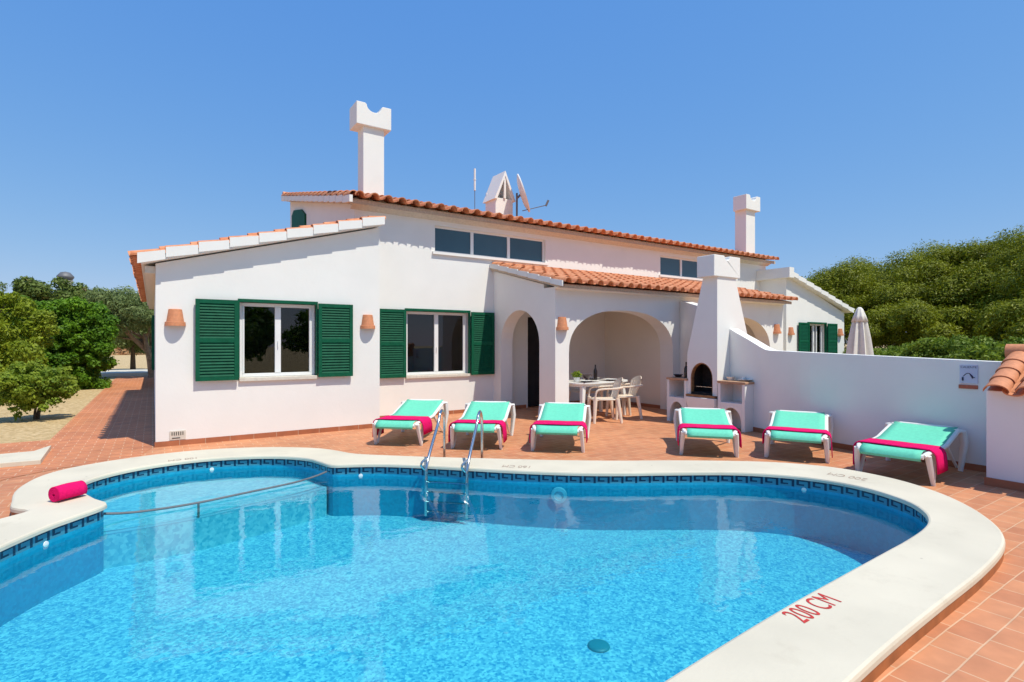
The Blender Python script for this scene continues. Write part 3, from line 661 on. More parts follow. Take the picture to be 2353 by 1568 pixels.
# little pyramid-topped chimney at the middle
mb = MB(); mb.box(7.92, 8.50, 12.7, 13.25, 4.6, 5.55); ch = vb(mb, 'chimney', M['white'], bevel=.01)
mb = MB(); X0, X1, Y0, Y1, z0, zt = 7.86, 8.56, 12.64, 13.31, 5.50, 6.32; xc, yc = 8.21, 12.97
th = .05
for (a, b) in (((X0, Y0), (X0, Y1)), ((X1, Y1), (X1, Y0))):
    s_ = 1 if a[0] < xc else -1
    mb.add([(a[0], a[1], z0), (b[0], b[1], z0), (xc, b[1], zt), (xc, a[1], zt), (a[0]+s_*th*1.6, a[1], z0), (b[0]+s_*th*1.6, b[1], z0), (xc, b[1], zt-th*2.8), (xc, a[1], zt-th*2.8)],
           [(0,1,2,3),(7,6,5,4),(0,4,5,1),(1,5,6,2),(2,6,7,3),(3,7,4,0)])
mb.box(xc-.03, xc+.03, Y0+.02, Y0+.08, z0+.05, zt-.14); mb.box(X0+.1, X1-.1, Y1-.06, Y1-.02, z0+.05, z0+.3)
vb(mb, 'chimney_cap', M['white'], ch)
del w_

# ================================================================== things fixed to the villa or on its roof
def pot_lamp(x, y, z, label):
    root = empty('wall_lamp', (x, y, z)); tag(root, label, 'wall lamp', 'terracotta pot wall lamps')
    # half flower pot, mouth downwards, against the wall
    def half(prof, mb):
        n = 14; P = []
        for r, zz in prof: P.append([(r*math.cos(math.pi+math.pi*k/n), r*math.sin(math.pi+math.pi*k/n), zz) for k in range(n+1)])
        mb.grid(P)
    mb = MB(); half([(.0, .245), (.078, .245), (.085, .24), (.112, .06), (.105, .055), (.075, .225), (0, .23)], mb)
    mb.build('shade', M['terra_pale'], root, smooth=True)
    mb = MB(); half([(.118, .06), (.130, .055), (.133, .0), (.12, .0), (.11, .06)], mb); mb.build('rim', M['terra_pale'], root, smooth=True)
    return root
pot_lamp(.27, YW-.002, 1.745, 'terracotta pot wall lamp at the far left end of the front gable')
pot_lamp(3.13, YW-.002, 1.745, 'terracotta pot wall lamp between the two green-shuttered windows')
pot_lamp(6.42, YP-.002, 1.74, 'terracotta pot wall lamp on the white pillar left of the dining arch')
pot_lamp(13.65, YP-.002, 1.74, 'terracotta pot wall lamp on the porch pillar right of the barbecue chimney')
pot_lamp(16.72, YW-.002, 1.745, 'small terracotta pot wall lamp left of the far window above the garden wall')
pot_lamp(19.86, YW-.002, 1.745, 'small terracotta pot wall lamp at the right corner beside the folded parasol')
# satellite dish on a mast beside the middle chimney
dish = empty('satellite_dish', (8.50, 12.50, 4.75)); tag(dish, 'white satellite dish seen edge-on beside the pointed roof chimney', 'satellite dish')
mb = MB(); mb.tube([(0, 0, 0), (0, 0, .95)], .028, 8); mb.build('mast', M['grey_metal'], dish, smooth=True)
mb = MB(); prof = [(0, 0), (.18, .008), (.36, .035), (.53, .085), (.545, .092), (.545, .062), (.36, .005), (0, -.03)]; mb.lathe(prof, seg=28)
d_ = mb.build('dish', M['white_paint'], dish, smooth=True); d_.location = (.1, -.05, .93); d_.rotation_euler = Vector((.80, -.56, .33)).to_track_quat('Z', 'Y').to_euler()
mb = MB(); mb.tube([(.12, -.1, .45), (.70, -.42, .62), (.74, -.44, .72)], .012, 6); mb.tube([(.70, -.42, .60), (.76, -.46, .76)], .03, 8); mb.tube([(.08, -.05, .9), (0, 0, .8)], .03, 8); mb.build('receiver_arm', M['grey_metal'], dish, smooth=True)
ant = empty('antenna', (8.0, 14.0, 5.1)); tag(ant, 'slim white rod antenna on the roof left of the pointed chimney', 'antenna')
mb = MB(); mb.tube([(0, 0, 0), (0, 0, .95)], .012, 6); mb.build('mast', M['grey_metal'], ant); mb = MB(); mb.tube([(0, 0, .95), (0, 0, 1.6)], .032, 8); mb.tube([(0, 0, 1.26), (0, 0, 1.29)], .042, 8); mb.build('aerial', M['white_paint'], ant, smooth=True)

# ================================================================== garden wall (party wall) with swept top
gw = empty('garden_wall', (8.1, 4.0, 0)); tag(gw, 'plain white garden wall running from the barbecue towards the right, with a swept-up end', 'wall')
gp = [(8.03, 1.2, 1.26), (8.03, 2.14, 1.285), (8.12, 3.95, 1.345), (8.30, 4.7, 1.365), (8.40, 5.05, 1.385), (8.46, 5.25, 1.44), (8.50, 5.5, 1.56), (8.54, 5.75, 1.70), (8.58, 5.9, 1.8)]
g2 = catmull(gp[:4], .2)+[Vector(p) for p in [(8.37, 4.98, 1.372), (8.40, 5.07, 1.385), (8.43, 5.16, 1.42), (8.50, 5.45, 1.56), (8.56, 5.70, 1.67), (8.60, 5.87, 1.755)]]
def ribbon(mb, pts, th, z0=0):
    n = len(pts); L = []; Rr = []
    for i, p in enumerate(pts):
        t = (pts[min(i+1, n-1)]-pts[max(i-1, 0)]); t.z = 0; t.normalize(); nn = Vector((t.y, -t.x, 0)); L.append(p); Rr.append(p+nn*th)
    P = [[(p.x, p.y, z0) for p in L], [(p.x, p.y, p.z) for p in L], [(p.x, p.y, p.z) for p in Rr], [(p.x, p.y, z0) for p in Rr]]
    mb.grid(P); mb.add([P[0][0], P[1][0], P[2][0], P[3][0]], [(0,1,2,3)]); mb.add([P[0][-1], P[1][-1], P[2][-1], P[3][-1]], [(3,2,1,0)])
def rel(mb, o): mb.v = [(x-o.location.x, y-o.location.y, z-o.location.z) for x, y, z in mb.v]; return mb
mb = MB(); ribbon(mb, [p for p in g2], .2)
rel(mb, gw).build('wall', M['white'], gw)
mb = MB(); ribbon(mb, [Vector(p) for p in [(9.05, 6.3, 1.9), (9.22, 6.7, 2.06), (9.50, 7.25, 2.28), (9.80, 7.93, 2.44)]], .2); rel(mb, gw).build('wall', M['white'], gw)
mb = MB(); sk = catmull([(8.02, 1.9, .075), (8.02, 2.14, .075), (8.108, 3.95, .075), (8.288, 4.7, .075), (8.44, 5.25, .075), (8.46, 5.33, .075)], .2); ribbon(mb, sk, .011); rel(mb, gw).build('skirting', M['skirt'], gw)
# warning sign on the wall
sg = empty('sign', (8.035, 2.3, 1.1)); tag(sg, 'small bluish warning sign with brown-red strip near the top of the garden wall', 'sign')
sc = (8.029, 2.43); 
def spl(a, b, c, d, x0, x1): m_ = MB(); m_.box(x0, x1, a, b, c, d); return m_
YA, YB = 2.215, 2.385
sx = 8.028
rel(spl(YA-.0, YB+.0, 1.02, 1.235, sx-.006, sx+.02), sg).build('plate', M['sign_face'], sg)
rel(spl(YA-.0, YB+.01, .955, 1.0, sx-.006, sx+.02), sg).build('strip', M['sign_red'], sg)
def text_mesh(body, size, m, name, parent=None, extrude=0.0):
    cu = bpy.data.curves.new('txt', 'FONT'); cu.body = body; cu.size = size; cu.align_x = 'CENTER'; cu.align_y = 'CENTER'; cu.extrude = extrude; cu.offset = 0
    ob = bpy.data.objects.new('txt', cu); COL.objects.link(ob); dg = bpy.context.evaluated_depsgraph_get(); me = bpy.data.meshes.new_from_object(ob.evaluated_get(dg))
    bpy.data.objects.remove(ob); me.materials.clear(); me.materials.append(m); o = bpy.data.objects.new(name, me); COL.objects.link(o)
    if parent: o.parent = parent
    return o
face = Matrix(((0, 0, -1), (-1, 0, 0), (0, 1, 0))).to_euler()     # text facing -X
t_ = text_mesh('CALIENTE', .034, M['sign_ink'], 'lettering', sg); t_.location = (sx-.0075-sg.location.x, (YA+YB)/2-sg.location.y, 1.21-1.1); t_.rotation_euler = face
mb = MB()
for pts in ([(YB-.03, 1.05), (YB-.03, 1.09)],): mb.tube([(sx-.008, y, z) for y, z in pts], .009, 6)
mb.tube([(sx-.008, YB-.035+0*i, 1.10) if i == 0 else (sx-.008, YB-.035-.11*i/8, 1.10+.04*math.sin(math.pi*min(1, i/6)*.9)-(.02 if i > 6 else 0)) for i in range(9)], .004, 6)
mb.tube([(sx-.008, YA+.07, 1.13), (sx-.008, YA+.045, 1.08)], .007, 6)
rel(mb, sg).build('pictogram', M['sign_ink'], sg)

# roofed pillar block at the right edge
pl = empty('pillar', (7.35, 1.5, 0)); tag(pl, 'low white pillar block with terracotta tile coping at the right edge', 'pillar')
mb = MB(); mb.prism([(7.31, 1.95), (8.3, 1.95), (8.3, -.5), (7.25, -.5)], 0, 1.0, 'z'); rel(mb, pl).build('wall', M['white'], pl, bevel=.01)
mb = MB(); mb.prism([(7.298, 1.962), (8.0, 1.962), (8.0, 1.9), (7.3, 1.9), (7.238, -.5), (7.236, -.5)], 0, .085, 'z'); rel(mb, pl).build('skirting', M['skirt'], pl)
mb = MB()
def big_tile(mb, p, d, r, L, N, up=True):
    p = Vector(p); d = Vector(d).normalized(); N = Vector(N).normalized(); A = d.cross(N).normalized(); g = []
    for s, f in ((0, 1.0), (L, .84)):
        g.append([p+d*s+A*math.cos(math.pi*q/12)*r*f+N*(math.sin(math.pi*q/12)*r*f*(.75 if up else -.6)) for q in range(13)])
    gi = [[v-(N*.014 if True else 0)-(v-(p+d*s)).normalized()*.0 for v in row] for row, s in zip(g, (0, L))]
    mb.grid(g); mb.grid(gi); mb.grid([g[0], gi[0]]); mb.grid([g[1], gi[1]])
# tiles rise from the left eave to a ridge on the right (towards +X)
dz = Vector((1, 0, .42)).normalized(); Nn = Vector((-.42, 0, 1)).normalized()
for j in range(9):
    y = 1.83-j*.25
    for i in range(4):
        big_tile(mb, Vector((7.16, y, .985))+dz*(i*.21)+Nn*(.02+.004*i), dz, .105, .27, Nn)
        if j < 8: big_tile(mb, Vector((7.20, y-.125, .985+.035))+dz*(i*.21)+Nn*(.0), dz, .09, .27, Nn, False)
rel(mb, pl).build('coping_tiles', M['terra_pale'], pl, smooth=True)
mb = MB(); mb.prism([(7.27, 1.0), (8.05, 1.0), (8.05, 1.33)], 1.93, -.45, 'y'); mb.tube([(8.0, 1.95, 1.40), (8.0, -.5, 1.40)], .09, 10); rel(mb, pl).build('ridge', M['terra_pale'], pl, smooth=True)

# ================================================================== barbecue
bb = empty('barbecue', (8.4, 6.1, 0)); tag(bb, 'white masonry barbecue with arched sooty hearth, side counters and tapering chimney', 'barbecue')
def relb(mb): return rel(mb, bb)
BX, BD = 8.22, 8.66
def counter(y0, y1, arch=True):
    mb = MB(); w = .055; zt, zs = .80, .46
    mb.box(BX, BD, y0, y0+w, 0, zt); mb.box(BX, BD, y1-w, y1, 0, zt)          # cheeks
    mb.box(BX, BD, y0+w, y1-w, zs-.03, zs+.012)                               # shelf
    mb.box(BD-.03, BD, y0+w, y1-w, 0, zs-.03); mb.box(BD-.03, BD, y0+w, y1-w, zs+.012, zt)
    c = (y0+y1)/2; rr = (y1-y0)/2-w-.012; e = ell(c, rr, .12, .27, 14)
    mb.prism([(y0+w, 0), (y0+w, zs-.03), (y1-w, zs-.03), (y1-w, 0), (e[0][0], 0)]+e+[(e[-1][0], 0)], BX+.001, BX+.06, 'x')
    relb(mb).build('counter', M['white'], bb, bevel=.004)
    mb = MB(); mb.box(BX-.02, BD, y0-.02, y1+.0, zt+.0005, zt+.04); relb(mb).build('worktop', M['worktop'], bb, bevel=.006)
counter(5.32, 5.84); counter(6.50, 6.96)
# hearth body with a real arched opening
mb = MB(); y0, y1 = 5.861, 6.499; ha = ell(6.19, .235, .86, .28, 14)
mb.prism([(y0, .56), (y0, 1.3), (y1, 1.3), (y1, .56), (ha[0][0], .56)]+ha+[(ha[-1][0], .56)], BX+.018, BX+.09, 'x')
mb.box(BX+.09, 8.9, y0, y0+.06, .5, 1.3); mb.box(BX+.09, 8.9, y1-.06, y1, .5, 1.3); mb.box(8.6, 8.66, y0+.06, y1-.06, .5, 1.3)
mb.box(BX+.018, 8.6, y0, y1, 0, .5)
relb(mb).build('hearth_wall', M['white'], bb)
mb = MB(); mb.box(BX+.095, 8.58, y0+.062, y0+.075, .56, 1.28); mb.box(BX+.095, 8.58, y1-.075, y1-.062, .56, 1.28); mb.box(8.57, 8.595, y0+.08, y1-.08, .56, 1.28); mb.box(BX+.095, 8.56, y0+.08, y1-.08, 1.27, 1.29); mb.box(BX+.03, 8.56, y0+.08, y1-.08, .501, .60)
relb(mb).build('firebox', M['sooty'], bb)
mb = MB()   # brick edge of the arch
hin = ell(6.19, .215, .86, .26, 14); pr = [(ha[0][0]-.0, .56)]+ha+[(ha[-1][0], .56), (hin[-1][0], .56)]+hin[::-1]+[(hin[0][0], .56)]
mb.prism(pr, BX+.03, BX+.095, 'x'); relb(mb).build('arch_trim', M['hearth'], bb)
mb = MB(); mb.box(BX-.05, BX+.0295, y0+.02, y1-.02, .52, .56); relb(mb).build('hearth_ledge', M['hearth'], bb)
mb = MB(); mb.add([(BX-.07, y0+.0, .515), (BX-.07, y1-.03, .515), (BX-.01, y1-.09, .02), (BX-.01, y0+.05, .02), (BX+.009, y0+.0, .515), (BX+.009, y1-.03, .515), (BX+.009, y1-.09, .02), (BX+.009, y0+.05, .02)], [(0,1,2,3),(7,6,5,4),(0,4,5,1),(1,5,6,2),(2,6,7,3),(3,7,4,0)])
relb(mb).build('front_panel', M['white'], bb, bevel=.01)
mb = MB()
for i in range(8): mb.tube([(BX+.1, 5.96+i*.065, .70), (8.55, 5.96+i*.065, .70)], .004, 5)
mb.tube([(BX+.1, 5.95, .70), (BX+.1, 6.43, .70)], .005, 5); relb(mb).build('grill', M['steel'], bb)
# chimney body: tall tapering stack
def frus(mb, b, t):   # b,t = (x0,x1,y0,y1,z)
    vs = [(b[0],b[2],b[4]),(b[1],b[2],b[4]),(b[1],b[3],b[4]),(b[0],b[3],b[4]),(t[0],t[2],t[4]),(t[1],t[2],t[4]),(t[1],t[3],t[4]),(t[0],t[3],t[4])]
    mb.add(vs, [(0,3,2,1),(4,5,6,7),(0,1,5,4),(1,2,6,5),(2,3,7,6),(3,0,4,7)])
mb = MB(); frus(mb, (8.238, 9.26, 5.861, 6.499, 1.30), (8.238, 8.76, 5.861, 6.15, 2.68)); frus(mb, (8.238, 9.26, 5.859, 6.581, .845), (8.238, 9.26, 5.859, 6.581, 1.30)) if False else None
mb.box(8.32, 9.26, 5.862, 6.497, .845, 1.2995) if False else None
mb.box(8.9, 9.26, 5.861, 6.499, 0, 1.30)
ck = relb(mb).build('chimney', M['white'], bb)
mb = MB(); cx = 8.485; r = .07; zt = 3.04; zs = 2.665
pr = [(8.11, zs), (8.87, zs), (8.87, zt), (cx+r*1.2, zt)]+[(cx+r*math.cos(a), zt-.02-r*.85*math.sin(a)) for a in [math.pi*i/10 for i in range(11)]]+[(cx-r*1.2, zt), (8.11, zt)]
mb.prism(pr, 5.83, 6.19); relb(mb).build('chimney_cap', M['white'], ck, bevel=.01)

# small things on the barbecue counters
def lathe_thing(name, prof, m, loc, label, cat, group=None, seg=20):
    mb = MB(); mb.lathe(prof, seg=seg); o = mb.build(name, m, smooth=True); o.location = loc; tag(o, label, cat, group); return o
ct = .841
lathe_thing('bottle', [(0, 0), (.036, 0), (.038, .02), (.038, .17), (.03, .2), (.013, .23), (.013, .29), (.015, .295), (0, .3)], M['glass_green'], (8.36, 6.62, ct), 'dark oil bottle on the left counter of the barbecue', 'bottle')
lathe_thing('bowl', [(0, .005), (.05, .005), (.09, .05), (.095, .055), (.085, .05), (.045, .015), (0, .012)], M['dark_bowl'], (8.38, 6.82, ct), 'dark low bowl on the left barbecue counter beside the bottle', 'bowl')
lathe_thing('bowl', [(0, .005), (.045, .005), (.075, .06), (.08, .065), (.07, .055), (.04, .015), (0, .012)], M['ceramic'], (8.42, 5.72, ct), 'white round bowl on the right counter next to the barbecue chimney', 'bowl')
lathe_thing('plate', [(0, .005), (.06, .005), (.12, .028), (.122, .032), (.06, .012), (0, .012)], M['ceramic'], (8.43, 5.45, ct), 'white plate at the outer end of the right barbecue counter', 'plate')
lathe_thing('cup', [(0, .0), (.03, 0), (.036, .055), (.032, .055), (.026, .006), (0, .006)], M['ceramic'], (8.45, 5.5, ct+.0135), 'small white cup on the plate on the right barbecue counter', 'cup')

# ================================================================== dining table and chairs in the porch
tb = empty('dining_table', (7.47, 8.25, 0), R(4)); tag(tb, 'white plastic garden table laid for a meal inside the arched porch', 'table')
mb = MB(); n = 40; A, B = .80, .45
outl = [(A*math.copysign(abs(math.cos(2*math.pi*i/n))**.55, math.cos(2*math.pi*i/n)), B*math.copysign(abs(math.sin(2*math.pi*i/n))**.55, math.sin(2*math.pi*i/n))) for i in range(n)]
mb.prism(outl, .70, .73, 'z'); mb.prism([(x*.93, y*.9) for x, y in outl], .65, .6995, 'z'); mb.build('tabletop', M['resin'], tb, bevel=.006)
for sx_ in (-1, 1):
    for sy in (-1, 1):
        mb = MB(); frus(mb, (sx_*.62-.03, sx_*.62+.03, sy*.33-.03, sy*.33+.03, 0), (sx_*.58-.045, sx_*.58+.045, sy*.31-.045, sy*.31+.045, .65)); mb.build('leg', M['resin'], tb, bevel=.01)
def tpt(x, y, z): c, s = math.cos(R(4)), math.sin(R(4)); return (7.47+x*c-y*s, 8.25+x*s+y*c, z)
def mat_thing(x, y, label):
    mb = MB(); mb.box(-.21, .21, -.15, .15, 0, .004); o = mb.build('placemat', M['dark_bowl']); o.location = tpt(x, y, .7305); o.rotation_euler = (0, 0, R(4)); tag(o, label, 'placemat', 'dark placemats')
for i, (x, y, w1) in enumerate(((-.42, -.25, 'dark placemat on the near left of the porch table'), (.3, -.25, 'dark placemat on the near right of the porch table'), (.3, .22, 'dark placemat on the far right of the porch table'))):
    mat_thing(x, y, w1)
    lathe_thing('plate', [(0, .004), (.07, .004), (.125, .02), (.127, .024), (.07, .01), (0, .01)], M['ceramic'], tpt(x, y, .735), 'white dinner plate on the '+w1.split('dark ')[1], 'plate', 'dinner plates')
lathe_thing('wine_bottle', [(0, 0), (.036, 0), (.038, .02), (.038, .19), (.03, .22), (.014, .25), (.014, .31), (.016, .315), (0, .32)], M['glass_green'], tpt(.12, .02, .7305), 'dark red wine bottle standing in the middle of the porch table', 'bottle')
lathe_thing('fruit_bowl', [(0, 0), (.05, 0), (.02, .03), (.06, .06), (.11, .12), (.1, .12), (.05, .075), (0, .06)], M['dark_bowl'], tpt(-.16, .0, .7305), 'dark footed bowl beside the wine bottle on the porch table', 'bowl')

def chair(loc, rz, label):
    c = empty('garden_chair', loc, rz); tag(c, label, 'chair', 'monobloc chairs round the porch table')
    m = M['resin_beige']; w = .24
    P = [[(x, y, .43+.012*math.cos(x*6)-.01*(y+.2)-(.03 if abs(y) > .2 and y < 0 else 0)) for x in np.linspace(-.23, .23, 7)] for y in np.linspace(-.22, .22, 7)]
    mb = MB(); mb.grid(P); mb.build('seat', m, c, smooth=True, solid=.02)
    # flared shell back, slots between slats
    mb = MB(); ns = 7
    for i in range(ns):
        u = (i+.5)/ns*2-1
        pts = []
        for t in (0, .2, .4, .6, .8):
            wd = .18+.07*t; pts.append((u*wd, .22+.12*t-.04*u*u, .44+.40*t*.9))
        mb.tube(pts, [.025, .024, .026, .032, .038], 6, flat=.4)
    top = [[(u*(.235-.02*k), .315+.012*k-.05*u*u, .73+.035*k-.05*u*u*(k/3)) for u in np.linspace(-1, 1, 11)] for k in range(4)]
    mb.grid(top); mb.grid([[(x, y+.014, z) for x, y, z in r_] for r_ in top]); mb.grid([[p for p in top[-1]], [(x, y+.014, z) for x, y, z in top[-1]]]); mb.build('backrest', m, c, smooth=True)
    for s in (-1, 1):
        mb = MB(); mb.tube(catmull([(s*.22, .30, .66), (s*.27, .15, .645), (s*.275, -.1, .635), (s*.265, -.2, .60), (s*.25, -.235, .45)], .05), .027, 7, flat=.7); mb.build('armrest', m, c, smooth=True)
        for yy, dy in ((-.22, -.03), (.2, .07)):
            mb = MB(); mb.tube([(s*.235, yy, .45), (s*.25, yy+dy*.5, .22), (s*.265, yy+dy, 0)], [.042, .033, .026], 8); mb.build('leg', m, c, smooth=True)
    return c
chair((7.16, 7.58, 0), R(-118), 'ivory plastic chair nearest the pillar, turned side-on to the porch table')
chair((7.84, 7.74, 0), R(-112), 'ivory plastic chair at the right end of the porch table, nearest the barbecue')
chair((7.9, 9.0, 0), R(4), 'ivory plastic chair on the far side of the porch table, only its back showing')

# ================================================================== sun loungers with towels
def lounger(loc, ang, label, tlabel, side=1, rise=.17, ln=1.0):
    L = empty('sun_lounger', (loc[0], loc[1], 0), ang-R(90)); tag(L, label, 'sun lounger', 'aqua sun loungers round the pool'); L.scale = (1, ln, 1)
    W2 = .33
    def prof(s):   # height of the bed along its length
        if s < .74: return .345-.012*math.sin(math.pi*s/.74)
        t = (s-.74)/.62; return .345+rise*t
    m = M['resin']
    # side rails
    mb = MB()
    for sd in (-1, 1):
        pts = [(sd*(W2-.035), -.02, .315), (sd*(W2-.01), .05, .34)]+[(sd*W2, s, prof(s)+.003) for s in np.linspace(.14, 1.26, 12)]+[(sd*(W2-.012), 1.32, prof(1.32)), (sd*(W2-.07), 1.36, prof(1.36)), ]
        mb.tube(pts, .028, 8, flat=.8)
    mb.tube([(x, -.03, .308) for x in (-W2+.03, 0, W2-.03)], .026, 8); mb.tube([(x, 1.36, prof(1.36)) for x in (-W2+.07, 0, W2-.07)], .026, 8)
    mb.build('frame', m, L, smooth=True)
    # fabric: rolls over the foot bar
    P = []
    for s, dz in [(-.02, -.05), (-.05, -.045), (-.065, -.02), (-.055, .012), (-.02, .038), (.05, .040)]:
        P.append([(x, s, .308+dz if s < 0 else prof(s)+.02) for x in np.linspace(-W2+.05, W2-.05, 9)])
    for s in np.linspace(.12, 1.36, 22):
        P.append([(x, s, prof(s)+.024-.014*math.cos(x/W2*1.4)) for x in np.linspace(-W2+.015, W2-.015, 9)])
    mb = MB(); mb.grid(P); mb.build('sling', M['aqua'], L, smooth=True, solid=.006)
    for sd in (-1, 1):
        mb = MB()   # front leg: V-shaped pair, splayed
        mb.tube([(sd*(W2-.005), .02, .32), (sd*(W2+.01), .06, .16), (sd*(W2+.02), .12, .0)], [.034, .028, .022], 8, flat=.8)
        mb.tube([(sd*(W2-.005), .30, .33), (sd*(W2+.0), .22, .16), (sd*(W2+.01), .15, .01)], [.03, .022, .018], 8, flat=.8); mb.build('leg', m, L, smooth=True)
        mb = MB()   # tall rear leg from the raised head corner
        mb.tube([(sd*(W2-.01), 1.24, prof(1.24)+.01), (sd*(W2+.035), 1.31, prof(1.31)-.01), (sd*(W2+.055), 1.31, .32), (sd*(W2+.03), 1.25, .0)], [.036, .048, .044, .028], 8, flat=.8)
        mb.tube([(sd*(W2-.02), .90, .30), (sd*(W2-.01), .98, .22), (sd*(W2+.005), 1.20, .05)], [.02, .018, .015], 8); mb.build('leg', m, L, smooth=True)
    mb = MB(); mb.tube([(-W2, .88, .30), (W2, .88, .30)], .018, 6); mb.build('crossbar', m, L, smooth=True)
    # towel (its own thing)
    c, s_ = math.cos(ang-R(90)), math.sin(ang-R(90))
    tw = empty('towel', (loc[0], loc[1], 0), ang-R(90)); tag(tw, tlabel, 'towel', 'magenta towels laid across the loungers')
    rnd = random.Random(int(loc[0]*100)); P = []
    xs = [(-W2-.055, -.20), (-W2-.058, -.12), (-W2-.052, -.03), (-W2-.036, .012), (-W2+.0, .035)]+[(x, .036) for x in np.linspace(-W2+.04, W2-.04, 7)]+[(W2, .036), (W2+.036, .012), (W2+.053, -.03), (W2+.062, -.12), (W2+.066, -.22 if side > 0 else -.15)]
    s0_ = rnd.uniform(.04, .10); hl, hr = rnd.uniform(-.04, .06), rnd.uniform(-.05, .05); xs = [(x, z-(hl if z < -.1 and x < 0 else hr if z < -.1 else 0)) for x, z in xs]
    for a in np.linspace(s0_, s0_+rnd.uniform(.32, .42), 8):
        P.append([(x, a+.006*math.sin(i*1.3), prof(a)+z+rnd.uniform(-.002, .002)+(.006 if z < 0 else 0)) for i, (x, z) in enumerate(xs)])
    mb = MB(); mb.grid(P); mb.build('cloth', M['pink'], tw, smooth=True, solid=.011)
    return L
def ang(dx, dy): return math.atan2(dy, dx)
lounger((2.92, 7.42), ang(.68, .73), 'aqua sun lounger farthest left, in front of the recessed window', 'magenta towel over the foot of the leftmost aqua lounger')
lounger((3.73, 6.52), ang(.65, .76), 'aqua sun lounger just behind the steel pool ladder', 'magenta towel over the foot of the lounger behind the pool ladder')
lounger((4.56, 5.74), ang(.69, .72), 'aqua sun lounger in front of the dining arch and white plastic chairs', 'magenta towel over the foot of the lounger in front of the dining arch')
lounger((6.05, 4.42), ang(.755, .655), 'aqua sun lounger standing in front of the barbecue', 'magenta towel over the foot of the lounger before the barbecue', rise=.13, ln=.93)
lounger((6.74, 3.66), ang(.90, .44), 'aqua sun lounger by the plain part of the garden wall', 'magenta towel over the foot of the lounger second from right', rise=.13, ln=.93)
lounger((6.66, 2.58), ang(.995, .09), 'aqua sun lounger farthest right, below the wall sign', 'magenta towel over the foot of the rightmost aqua lounger', rise=.13, ln=.93)
# rolled towel on the coping of the step bay
rt = empty('rolled_towel', (-.63, 6.17, ZC)); tag(rt, 'magenta towel rolled up on the cream rim at the left end of the pool', 'towel')
mb = MB(); n = 90; r0 = .070
pts2 = []
for i in range(n+1):
    a = i/n*2*math.pi*3.6; r = .012+(r0-.012)*i/n; pts2.append((r*math.cos(a), r*math.sin(a)))
P = [[(t*.23, x, z+r0) for x, z in pts2] for t in np.linspace(-.5, .5, 9)]
P = [[(x, y*(1+.03*math.sin(x*20)), z*(1+.02*math.cos(x*26))) for x, y, z in row] for row in P]
mb.grid(P); mb.build('cloth', M['pink'], rt, smooth=True, solid=.014); rt.rotation_euler = (0, 0, R(40))

# ================================================================== pool ladder and low rail
ld = empty('pool_ladder', (2.98, 5.72, ZC)); tag(ld, 'polished steel pool ladder with two arched handrails on the far pool rim', 'ladder')
f1, f2 = Vector((3.28, 6.40, 0)), Vector((3.62, 6.02, 0)); g1, g2_ = Vector((2.60, 5.62, 0)), Vector((2.93, 5.27, 0))
for a, b in ((g1, f1), (g2_, f2)):
    d = (b-a).normalized(); side_ = Vector((-d.y, d.x, 0)); bb_ = b-d*.30
    pts = [bb_+Vector((0, 0, ZC-.08)), bb_+Vector((0, 0, .45)), bb_-d*.04+Vector((0, 0, .60)), bb_-d*.12+Vector((0, 0, .655)), bb_-d*.22+Vector((0, 0, .62)), bb_-d*.30+Vector((0, 0, .52)), a-d*.01+Vector((0, 0, .16)), a-d*.06+Vector((0, 0, 0)), a-d*.08+Vector((0, 0, -.2)), a-d*.08+Vector((0, 0, -.44))]
    pts[0] = bb_+d*.0+Vector((0, 0, .0))
    mb = MB(); mb.tube(catmull(pts, .05), .018, 10)
    q = a-d*.03; mb.tube(catmull([q+Vector((0, 0, .20)), q-side_*.0+Vector((-.06, -.0, .16)), q+Vector((-.075, 0, .12)), q+Vector((-.03, 0, .07)), q+Vector((0, 0, .05))], .02), .013, 6)
    mb.tube([bb_+Vector((0, 0, .0)), bb_+Vector((0, 0, .02))], .04, 12)
    rel(mb, ld).build('handrail', M['steel'], ld, smooth=True)
for i in range(4):
    z = -.06-.11*i; d = (f1-g1).normalized()
    mb = MB(); a, b = g1-d*.07+Vector((0, 0, z)), g2_-d*.07+Vector((0, 0, z)); mb.tube([a, b], .028, 8, flat=.35); rel(mb, ld).build('rung', M['steel'], ld, smooth=True)
pr_ = empty('rail', (.3, 5.95, 0)); tag(pr_, 'low curved steel rail just above the water across the mouth of the step bay', 'rail')
mb = MB(); mb.tube([Vector((p.x, p.y, -.020+.035*(abs((i/(len(rc)-1))*2-1)**6))) for i, p in enumerate(rc)], .011, 8); rel(mb, pr_).build('bar', M['grey_metal'], pr_, smooth=True)
mb = MB(); mb.tube([(.36, 5.91, -.025), (.36, 5.91, -.165)], .010, 8); rel(mb, pr_).build('post', M['grey_metal'], pr_, smooth=True)
# depth markings painted on the coping (flat on the stone)
def depth_text(body, x, y, rz, size, m):
    o = text_mesh(body, size, m, 'depth_marking', pool); o.location = (x, y, ZC+.002); o.rotation_euler = (0, 0, rz); o.scale = (.8, 1.15, 1); return o
depth_text('200 CM', 3.10, 1.50-.115, R(178), .155, M['red_ink']) if False else None
depth_text('200 CM', 2.880, 1.470, R(1), .155, M['red_ink'])
depth_text('160 CM', 3.40, 5.00, R(136), .13, M['faded_ink'])
depth_text('200 CM', 6.0, 2.72, R(97), .14, M['faded_ink'])
depth_text('100 CM', .30, 7.52, R(178), .12, M['faded_ink'])

